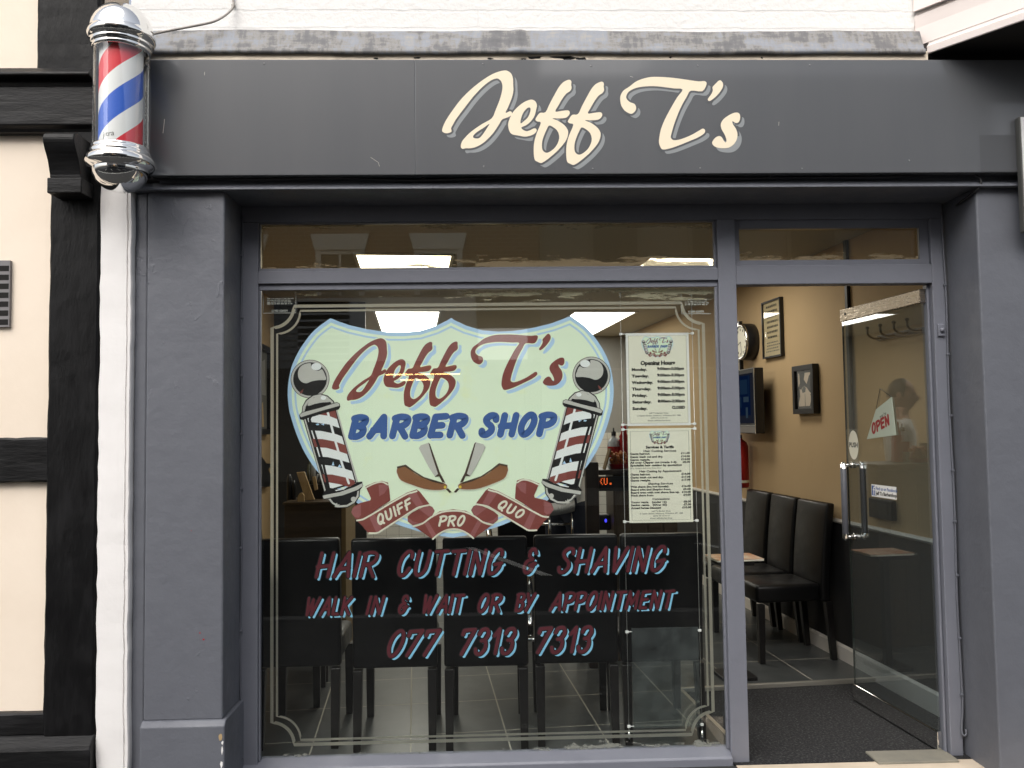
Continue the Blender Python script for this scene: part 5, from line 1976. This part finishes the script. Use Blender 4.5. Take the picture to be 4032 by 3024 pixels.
b.box(p0_.x, p1_.x, 2.42, 2.56, zct_ + .001, zct_ + .10, 0)
rnd = random.Random(3)
for k in range(14):
    x = rnd.uniform(p0_.x, p1_.x); l = rnd.uniform(.05, .16)
    b.tube([(x, 2.46, zct_ + .09), (x + rnd.uniform(-.04, .05), 2.45, zct_ + .12 + l)], rnd.uniform(.006, .013), 6, rnd.choice((0, 1, 2)))
o = b.build('brush_box', [m_blackpl, pmat('olive_handles', (.05, .055, .03), .5), pmat('grey_handles', (.25, .25, .24), .4)])
tag(o, 'dark box of upright tools at the back of the brown cabinet', 'tool box')
# picture on the left wall
pv0, pv1 = 2.98, 3.46
t = thing('framed_photo', 'black framed picture on the tan left wall just inside the window edge', 'picture', I(UL, 3.2, 1.45), IA)
b = MB()
for (a0, a1, c0, c1) in ((pv0, pv1, 1.44, 1.48), (pv0, pv1, 2.10, 2.14), (pv0, pv0 + .05, 1.48, 2.10), (pv1 - .05, pv1, 1.48, 2.10)):
    ibox(b, UL, UL + .05, a0, a1, c0, c1)
b.build('frame', m_blackpl, t, .004)
b = MB()
b.fill([[(pv0 + .05, 1.48), (pv1 - .05, 1.48), (pv1 - .05, 2.10), (pv0 + .05, 2.10)]], lambda v, z: I(UL + .02, v, z), 0)
b.fill([[(pv0 + .12, 1.5), (pv0 + .3, 1.5), (pv0 + .25, 1.7), (pv0 + .18, 1.66)]], lambda v, z: I(UL + .021, v, z), 1)
b.fill([[(pv0 + .1, 1.75), (pv1 - .1, 1.75), (pv1 - .14, 2.04), (pv0 + .15, 2.0)]], lambda v, z: I(UL + .021, v, z), 2)
b.build('print', [m_inkgrey, m_lwood, pmat('mid_grey_print', (.25, .25, .24), .5)], t, recalc=False)
# star shaped dark ornament low on the left wall
b = MB()
q = [(1022, 1800), (1040, 1825), (1065, 1826), (1046, 1848), (1060, 1880), (1055, 1915), (1035, 1918), (1022, 1915)]
qq = [uvz(atU(x, y, UL + .02)) for x, y in q]
b.prism([(v[1], v[2]) for v in qq], lambda v, z: I(UL, v, z), lambda v, z: I(UL + .04, v, z))
o = b.build('wall_ornament', m_blackpl)
tag(o, 'jagged black ornament on the tan left wall below the picture', 'ornament')

# ---------------- notices hung on wires inside the window
YP = .325


def PP(x, y):
    p = atY(x, y, YP)
    return (p.x, p.z)


for (xt, xb, lab) in ((2440, 2481, 'thin steel display wire on the left of the window notices'), (2722, 2768, 'thin steel display wire on the right of the window notices')):
    a, c = PP(xt, 1250), PP(xb, 2915)
    xm = (a[0] + c[0]) / 2
    w_ = thing('display_wire', lab, 'wire', (xm, YP, c[1]), 0, 'display wires')
    b = MB(); b.tube([(xm, YP, 2.104), (xm, YP, c[1])], .0013, 6)
    b.build('thread', m_thread, w_)
    b = MB(); b.tube([(xm, YP, c[1] - .005), (xm, YP, c[1] + .045)], .0055, 10)
    b.build('tensioner', m_chrome, w_)
    b = MB(); b.tube([(xm, YP, 2.104), (xm, YP, 2.07)], .0055, 10)
    b.build('top_fixing', m_chrome, w_)
xw0 = (PP(2440, 1250)[0] + PP(2481, 2915)[0]) / 2
xw1 = (PP(2722, 1250)[0] + PP(2768, 2915)[0]) / 2


def holder(label, P_tl, P_br, mat, paper=None):
    (x0, z1), (x1, z0) = PP(*P_tl), PP(*P_br)
    t = thing('notice_holder', label, 'notice holder', ((x0 + x1) / 2, YP, z0), 0, 'notice holders in the window')
    b = MB(); b.box(x0 - .004, x1 + .004, YP - .003, YP - .0015, z0 - .003, z1 + .012)
    b.box(x0 - .004, x1 + .004, YP + .0015, YP + .003, z0 - .003, z1 + .012)
    b.build('pocket', mat, t)
    b = MB()
    for xx, s in ((xw0, 1), (xw1, -1)):
        for z in (z0 + .006, z1 - .004):
            b.box(xx - .007, xx + .007, YP - .005, YP + .005, z - .0055, z + .0055)
            b.box(*sorted((xx, x0 if s > 0 else x1)), YP - .001, YP + .001, z - .002, z + .002)
    b.build('clip', m_clip, t, .001)
    if paper:
        b = MB()
        mats = paper(b, x0, x1, z0, z1)
        b.build('notice', mats, t, recalc=False)
    return t


def txt(b, s, x, z, size, align, mi, bold=0.0, fit=None, y=YP - .0009):
    textmesh(b, s, lambda a, c: (x + a, y, z + c), size, align, mi, bold, 1, fit)


def sheet(b, x0, x1, z0, z1, edge):
    b.face([(x0, YP, z0), (x1, YP, z0), (x1, YP, z1), (x0, YP, z1)], 0)
    i = .012
    for q in stroke_poly([(x0 + i, z0 + i), (x1 - i, z0 + i), (x1 - i, z1 - i * 1.1), (x0 + i, z1 - i * 1.1)], .0014, True):
        b.face([(p[0], YP - .0004, p[1]) for p in q], edge)


def p_hours(b, x0, x1, z0, z1):
    mats = [m_paper2, m_ink, m_inkgrey, m_inkgold, m_paper]
    i = .0115
    sheet(b, x0, x1, z0, z1, 3)
    b.face([(x0 + i, YP - .0002, z0 + i), (x1 - i, YP - .0002, z0 + i), (x1 - i, YP - .0002, z1 - i * 1.1), (x0 + i, YP - .0002, z1 - i * 1.1)], 4)
    W, H = x1 - x0, z1 - z0
    zc = lambda f: z1 - H * f
    xc = (x0 + x1) / 2
    small_logo(b, mats, (xc, zc(.148)), .100, lambda x, z, d: (x, d, z), YP - .0006, -.000004)
    txt(b, 'Opening Hours', xc, zc(.345), .0255, 'CENTER', 1, .0015, W * .55)
    for k, (d, h) in enumerate((('Monday.', '9:00am-5:30pm'), ('Tuesday.', '9:00am-5:30pm'), ('Wednesday.', '9:00am-5:30pm'), ('Thursday.', '9:00am-5:30pm'), ('Friday.', '9:00am-5:30pm'), ('Saturday.', '8:00am-2:30pm'), ('Sunday.', 'CLOSED'))):
        z = zc(.408 + .0700 * k)
        txt(b, d, x0 + W * .085, z, .0175, 'LEFT', 1, .0010, W * .034 * (len(d)))
        txt(b, h, x1 - W * .085, z + .003, .0175, 'RIGHT', 1, .0010, W * (.43 if len(h) > 7 else .21))
    for k, s in enumerate(("Jeff T's Barber Shop", '2 Castle Street, Salisbury, Wiltshire SP1 1BB', '(077) 73 13 73 13', 'Email: jefftsbarbershop')):
        txt(b, s, xc, zc(.872 + .0265 * k), .0085, 'CENTER', 2, .0001, W * .0152 * len(s))
    return mats


def p_tariff(b, x0, x1, z0, z1):
    mats = [m_paper, m_ink, m_inkgrey, m_inkgrey]
    sheet(b, x0, x1, z0, z1, 3)
    W, H = x1 - x0, z1 - z0
    zc = lambda f: z1 - H * f
    xc = (x0 + x1) / 2
    small_logo(b, mats, (xc, zc(.098)), .064, lambda x, z, d: (x, d, z), YP - .0006, -.000004)
    rows = [(.207, 'c', 'Services & Tariffs', '', .027, .0009), (.244, 'c', 'Hair Cutting Services', '', .021, .0004),
            (.272, 'l', 'Gents haircut.', '\u00a311.00'), (.305, 'l', 'Gents wash cut and dry.', '\u00a314.00'), (.336, 'l', 'Gents restyle.', '\u00a314.00'), (.366, 'l', 'All over Clipper cut (grade 1-4).', '\u00a38.00'), (.396, 'l', 'Specialist hair cutting by quotation', ''), (.422, 's', '(e.g. designs and tram lines etc.)', ''),
            (.460, 'c', 'Hair Cutting by Appointment', '', .021, .0004), (.492, 'l', 'Gents haircut.', '\u00a314.00'), (.524, 'l', 'Gents wash cut and dry.', '\u00a317.00'), (.555, 'l', 'Gents restyle.', '\u00a317.00'),
            (.592, 'c', 'Shaving Services', '', .021, .0004), (.622, 'l', 'Wet shave (inc hot towels).', '\u00a316.00'), (.653, 'l', 'Beard trim and Shaping from.', '\u00a35.00'), (.684, 'l', 'Beard trim with wet shave line up.', '\u00a310.00'), (.714, 'l', 'Neck shave from.', '\u00a34.00'),
            (.754, 'c', 'Concessions', '', .021, .0004), (.786, 'l', 'Young gents.   (under 16)', '\u00a38.00'), (.816, 'l', 'Senior gents.   (Over 65)', '\u00a37.00'), (.847, 'l', 'Armed Forces Discount', '\u00a310.00')]
    for r_ in rows:
        z = zc(r_[0] + .006)
        if r_[1] == 'c':
            txt(b, r_[2], xc, z, r_[4] * .60, 'CENTER', 1, r_[5] * .9, W * .0245 * len(r_[2]))
        elif r_[1] == 'l':
            txt(b, r_[2], x0 + W * .03, z, .0122, 'LEFT', 1, .0005, W * .0225 * len(r_[2]))
            if r_[3]:
                txt(b, r_[3], x1 - W * .03, z, .0122, 'RIGHT', 1, .0005, W * .0235 * len(r_[3]))
        else:
            txt(b, r_[2], x0 + W * .03, z, .0085, 'LEFT', 2, 0, W * .48)
    for k, s in enumerate(("Jeff T's Barber Shop", '2 Castle Street, Salisbury, Wiltshire SP1 1BB', '(077) 73 13 73 13', 'Email: jefftsbarbershop')):
        txt(b, s, xc, zc(.885 + .025 * k), .0080, 'CENTER', 2, .0001, W * .0150 * len(s))
    return mats


holder('clear hanging holder with the cream opening hours notice', (2463, 1312), (2720, 1674), m_acrylic, p_hours)
holder('clear hanging holder with the cream services and tariffs notice', (2471, 1688), (2730, 2055), m_acrylic, p_tariff)
holder('empty dusty clear holder hanging low in the window corner', (2490, 2484), (2755, 2858), m_hazy)

# ---------------- the man whose reflection shows in the open door
PM = Vector((.56, 2.32, 0))
PRZ = R(-46)
man = thing('person', 'man in a white long sleeved top with folded arms, dimly mirrored in the open door', 'person', PM, PRZ)


def skinned(chains, radii, sub=2):
    me = bpy.data.meshes.new('sk')
    vs_, es = [], []
    for ch_ in chains:
        for a in range(len(ch_) - 1):
            es.append((ch_[a], ch_[a + 1]))
    names = list(radii)
    idx = {n: i for i, n in enumerate(names)}
    me.from_pydata([radii[n][0] for n in names], [(idx[a], idx[b_]) for a, b_ in es], [])
    o = bpy.data.objects.new('sk', me)
    COL.objects.link(o)
    md = o.modifiers.new('s', 'SKIN')
    lay = me.skin_vertices[0].data if me.skin_vertices else None
    if lay is None:
        bm = bmesh.new(); bm.from_mesh(me)
        bm.verts.layers.skin.verify()
        bm.to_mesh(me); bm.free()
        lay = me.skin_vertices[0].data
    for n in names:
        r_ = radii[n][1]
        lay[idx[n]].radius = (r_, r_) if not isinstance(r_, tuple) else r_
        lay[idx[n]].use_root = (n == names[0])
    ss = o.modifiers.new('u', 'SUBSURF'); ss.levels = sub; ss.render_levels = sub
    dg = bpy.context.evaluated_depsgraph_get()
    out = bpy.data.meshes.new_from_object(o.evaluated_get(dg))
    bpy.data.objects.remove(o); bpy.data.meshes.remove(me)
    return out


rad = {'pelvis': ((0, 0, .96), (.155, .115)), 'waist': ((0, 0, 1.10), (.150, .110)), 'chest': ((0, .005, 1.28), (.175, .125)), 'sh': ((0, .01, 1.43), (.13, .085)),
       'neck': ((0, .0, 1.52), .058), 'head0': ((0, -.012, 1.60), .068)}
for s, n in ((-1, 'l'), (1, 'r')):
    rad['hip' + n] = ((s * .095, 0, .88), .095)
    rad['knee' + n] = ((s * .11, -.015, .50), .060)
    rad['calf' + n] = ((s * .112, .01, .33), .055)
    rad['ank' + n] = ((s * .115, .02, .09), .042)
    rad['toe' + n] = ((s * .13, -.15, .045), .040)
    rad['sho' + n] = ((s * .185, .01, 1.42), .062)
    rad['elb' + n] = ((s * .245, -.05, 1.16), .048)
    rad['wri' + n] = ((-s * .03, -.205 - (.04 if s > 0 else 0), 1.20 + (.035 if s > 0 else -.02)), .034)
    rad['palm' + n] = ((-s * .115, -.195 - (.03 if s > 0 else 0), 1.215 + (.035 if s > 0 else -.02)), (.040, .022))
chains = [['pelvis', 'waist', 'chest', 'sh', 'neck', 'head0']]
for n in 'lr':
    chains += [['pelvis', 'hip' + n, 'knee' + n, 'calf' + n, 'ank' + n, 'toe' + n], ['sh', 'sho' + n, 'elb' + n, 'wri' + n, 'palm' + n]]
    s = -1 if n == 'l' else 1
    px_, py_, pz_ = rad['palm' + n][0]
    for k, (dz, ln) in enumerate(((.026, .062), (.009, .072), (-.009, .068), (-.026, .052))):
        a, c = f'f{n}{k}a', f'f{n}{k}b'
        rad[a] = ((px_ - s * (.035 + ln * .5), py_ + .005, pz_ + dz), .0095)
        rad[c] = ((px_ - s * (.035 + ln), py_ + .035, pz_ + dz), .008)
        chains.append(['palm' + n, a, c])
    rad[f't{n}'] = ((px_ - s * .02, py_ - .012, pz_ + .062), .010)
    chains.append(['wri' + n, f't{n}'])
me = skinned(chains, rad)
MW = parent_matrix(man)
b = MB()
# head: an ellipsoid shaped with brow, nose, chin
nu, nv = 28, 20
rows = []
for i in range(nv + 1):
    ph = math.pi * i / nv
    row = []
    for j in range(nu):
        th = 2 * math.pi * j / nu
        x, y, z = math.sin(ph) * math.sin(th), -math.sin(ph) * math.cos(th), math.cos(ph)
        X_, Y_, Z_ = x * .075, y * .095, z * .122
        fr = max(0, -y)
        if Z_ < -.01:
            X_ *= 1 - .30 * min(1, (-Z_ - .01) / .10)
            Y_ += .012 * min(1, (-Z_) / .1) * (1 if y > 0 else -.3)
        # nose
        Y_ -= .030 * math.exp(-((X_ / .012) ** 2)) * math.exp(-(((Z_ + .022) / .022) ** 2)) * (fr > .5)
        # eye sockets, brow, lips
        for sx in (-1, 1):
            Y_ += .010 * math.exp(-(((X_ - sx * .03) / .014) ** 2) - (((Z_ - .008) / .012) ** 2)) * (fr > .4)
        Y_ -= .005 * math.exp(-(((Z_ - .03) / .01) ** 2)) * (fr > .5)
        Y_ -= .006 * math.exp(-((X_ / .02) ** 2) - (((Z_ + .062) / .008) ** 2)) * (fr > .5)
        row.append(MW @ Vector((X_, Y_ - .015, 1.665 + Z_)))
    rows.append(row)
b.grid(rows, 0, True, closed=True)
for sx in (-1, 1):
    b.lathe([(.001, 0), (.016, .002), (.022, .008), (.018, .014), (.001, .010)], None, n=12, T=lambda q: MW @ Vector((sx * (.070 + q.z), -.005 + q.x * .8, 1.66 + q.y * 1.4)))
    b.lathe([(.001, -.011), (.008, -.008), (.011, 0), (.008, .008), (.001, .011)], None, n=10, mi=4, T=lambda q: MW @ Vector((sx * .03 + q.x, -.092 + q.y, 1.672 + q.z)))
base = len(b.v)
b.v += [MW @ v.co for v in me.vertices]
for p in me.polygons:
    c = p.center
    mi = 1
    if c.z < .08:
        mi = 3
    elif c.z < .97 and abs(c.x) < .25 and c.y > -.16:
        mi = 2
    if c.z > 1.49:
        mi = 0
    for n in 'lr':
        pp = Vector(rad['palm' + n][0])
        ww = Vector(rad['wri' + n][0])
        ax = (pp - ww).normalized()
        tt = max(-.02, min(.115, (c - pp).dot(ax)))
        if (c - pp - ax * tt).length < .048 and (c - pp).dot(ax) > -.03:
            mi = 0
    b.f.append(tuple(base + i for i in p.vertices)); b.m.append(mi); b.sm.append(True)
b.build('body', [m_skin, m_sweater, m_jeans, m_blackpl, m_ink], man)
b = MB()
rows = []
for i in range(9):
    ph = R(4 + 92 * i / 8)
    row = []
    for j in range(24):
        th = 2 * math.pi * j / 24
        x, y, z = math.sin(ph) * math.sin(th), -math.sin(ph) * math.cos(th), math.cos(ph)
        zc_h = z * .128
        if y < -.3:
            zc_h = max(zc_h, .055)
        row.append(MW @ Vector((x * .080, y * .101 - .012 + (.012 if y < -.3 else 0), 1.668 + zc_h)))
    rows.append(row)
b.grid(rows, 0, True, closed=True)
b.build('hair', m_hair, man)

# ------------------------------------------------------------------ street, and the far side that the glass mirrors
b = MB()
b.box(-14, 14, -2.6, -.25, -.25, -.024)
b.box(-14, 1.08, -.2499, .204, -.25, -.024)
struct('pavement', b, m_paving)
b = MB()
b.box(1.081, 14, -.2499, .204, -.25, -.022)
struct('path', b, pmat('pale_step_stone', (.66, .56, .44), .8, col2=(.58, .49, .38), nscale=7))
b = MB(); b.box(-14, 14, -2.74, -2.602, -.25, -.018)
struct('kerb', b, m_kerb, .01)
b = MB()
b.face([(-60, -60, -.15), (60, -60, -.15), (60, 30, -.15), (-60, 30, -.15)])
struct('ground', b, m_asphalt)
b = MB()
b.face([(-20, -8.9, -.145), (20, -8.9, -.145), (20, -2.74, -.145), (-20, -2.74, -.145)])
struct('road', b, m_asphalt)
b = MB()
for x in (-6.5, -3.4, -.3, 2.8):
    b.face([(x, -7.2, -.141), (x + .12, -7.2, -.141), (x + 1.0, -5.0, -.141), (x + .88, -5.0, -.141)])
for y in (-2.95, -3.1):
    b.face([(-20, y, -.141), (20, y, -.141), (20, y + .06, -.141), (-20, y + .06, -.141)])
struct('road_marking', b, m_line)
b = MB(); b.box(-20, 20, -11.4, -8.9, -.25, -.03)
struct('pavement', b, m_paving)
YO = -11.4
SH = 1.04
hb_ = thing('brick_house', 'brown brick terrace across the street mirrored in the transom glass', 'building', (-4.6, YO - 2, -.03))
b = MB()
b.box(-9.2, .0, YO - 5, YO, 3.9, 8.6)
b.build('wall', m_brick, hb_)
b = MB(); b.box(-9.3, .1, YO - 5.1, YO + .15, 8.6, 8.85)
b.build('parapet', m_stone, hb_)
for (x0, x1) in ((-7.95, -6.93), (-6.1, -5.08), (-4.23, -3.21), (-2.40, -1.38)):
    f = MB()
    f.box(x0 + .06, x0 + .16, YO, YO + .06, 3.95, 4.80); f.box(x1 - .16, x1 - .06, YO, YO + .06, 3.95, 4.80)
    f.box(x0 + .16, x1 - .16, YO, YO + .05, 4.72, 4.80)
    f.box((x0 + x1) / 2 - .02, (x0 + x1) / 2 + .02, YO, YO + .05, 3.95, 4.72)
    f.prism([(x0 + .05, 4.80), (x1 - .05, 4.80), (x1 + .03, 5.10), (x0 - .03, 5.10)], lambda x, z: (x, YO, z), lambda x, z: (x, YO + .09, z))
    win_ = f.build('window', m_palerender, hb_)
    f = MB(); f.box(x0 + .16, x1 - .16, YO - .02, YO + .012, 3.95, 4.72)
    f.build('pane', m_darkglass, win_)
b = MB()
b.box(-4.5, -1.2, YO - 5, YO + .05, 2.72, 3.9)
b.build('shop_fascia', m_palerender, hb_)
b = MB()
b.box(-9.2, -3.5, YO - 5, YO + .02, 2.6, 3.9)
for k in range(9):
    b.box(-5.4, -3.55, YO + .021, YO + .05, 2.75 + k * .125, 2.75 + k * .125 + .09)
b.build('shutter', m_shutter, hb_)
b = MB()
for x0, x1 in ((-9.2, -8.9), (-5.7, -5.4), (-3.5, -3.2), (-.3, 0)):
    b.box(x0, x1, YO - .4, YO, -.03, 2.72)
b.box(-9.2, 0, YO - .4, YO - .1, -.03, .5)
b.build('shopfront', m_black, hb_)
b = MB(); b.box(-9.2, 0, YO - 3, YO - 2.9, -.03, 2.72); b.box(-9.2, 0, YO - 2.9, YO, 2.66, 2.719)
b.build('shop_interior', m_greyrender, hb_)
b = MB()
for (x0, x1, z, dy) in ((-1.95, -1.42, 2.52, -.9), (-1.38, -1.0, 2.52, -.9), (-1.72, -1.45, 2.44, -1.4), (-1.40, -1.05, 2.44, -1.4), (-.98, -.50, 2.52, -.9)):
    b.box(x0 - SH, x1 - SH, YO + dy, YO + dy + .05, z - .012, z + .012)
b.build('strip_lamp', m_lit, hb_)
hb_.location.x += SH
gb = thing('grey_house', 'plain grey rendered building across the street', 'building', (4.5, YO - 2, -.03))
b = MB(); b.box(1.06, 9.5, YO - 5, YO - .1, -.03, 7.9)
b.build('wall', m_greyrender, gb)
for (x0, x1) in ((2.0, 3.0), (3.9, 4.9), (5.8, 6.8)):
    f = MB(); f.box(x0, x1, YO - .11, YO - .06, 4.2, 5.7)
    w_ = f.build('window', m_greyrender, gb)
    f = MB(); f.box(x0 + .08, x1 - .08, YO - .062, YO - .05, 4.28, 5.62)
    f.build('pane', m_darkglass, w_)
b = MB(); b.box(1.5, 8.8, YO - .15, YO - .08, .3, 2.5)
b.build('shop_window', m_darkglass, gb)
b = MB(); b.box(1.3, 9.0, YO - .12, YO + .05, 2.55, 3.2)
b.build('shop_fascia', m_black, gb)
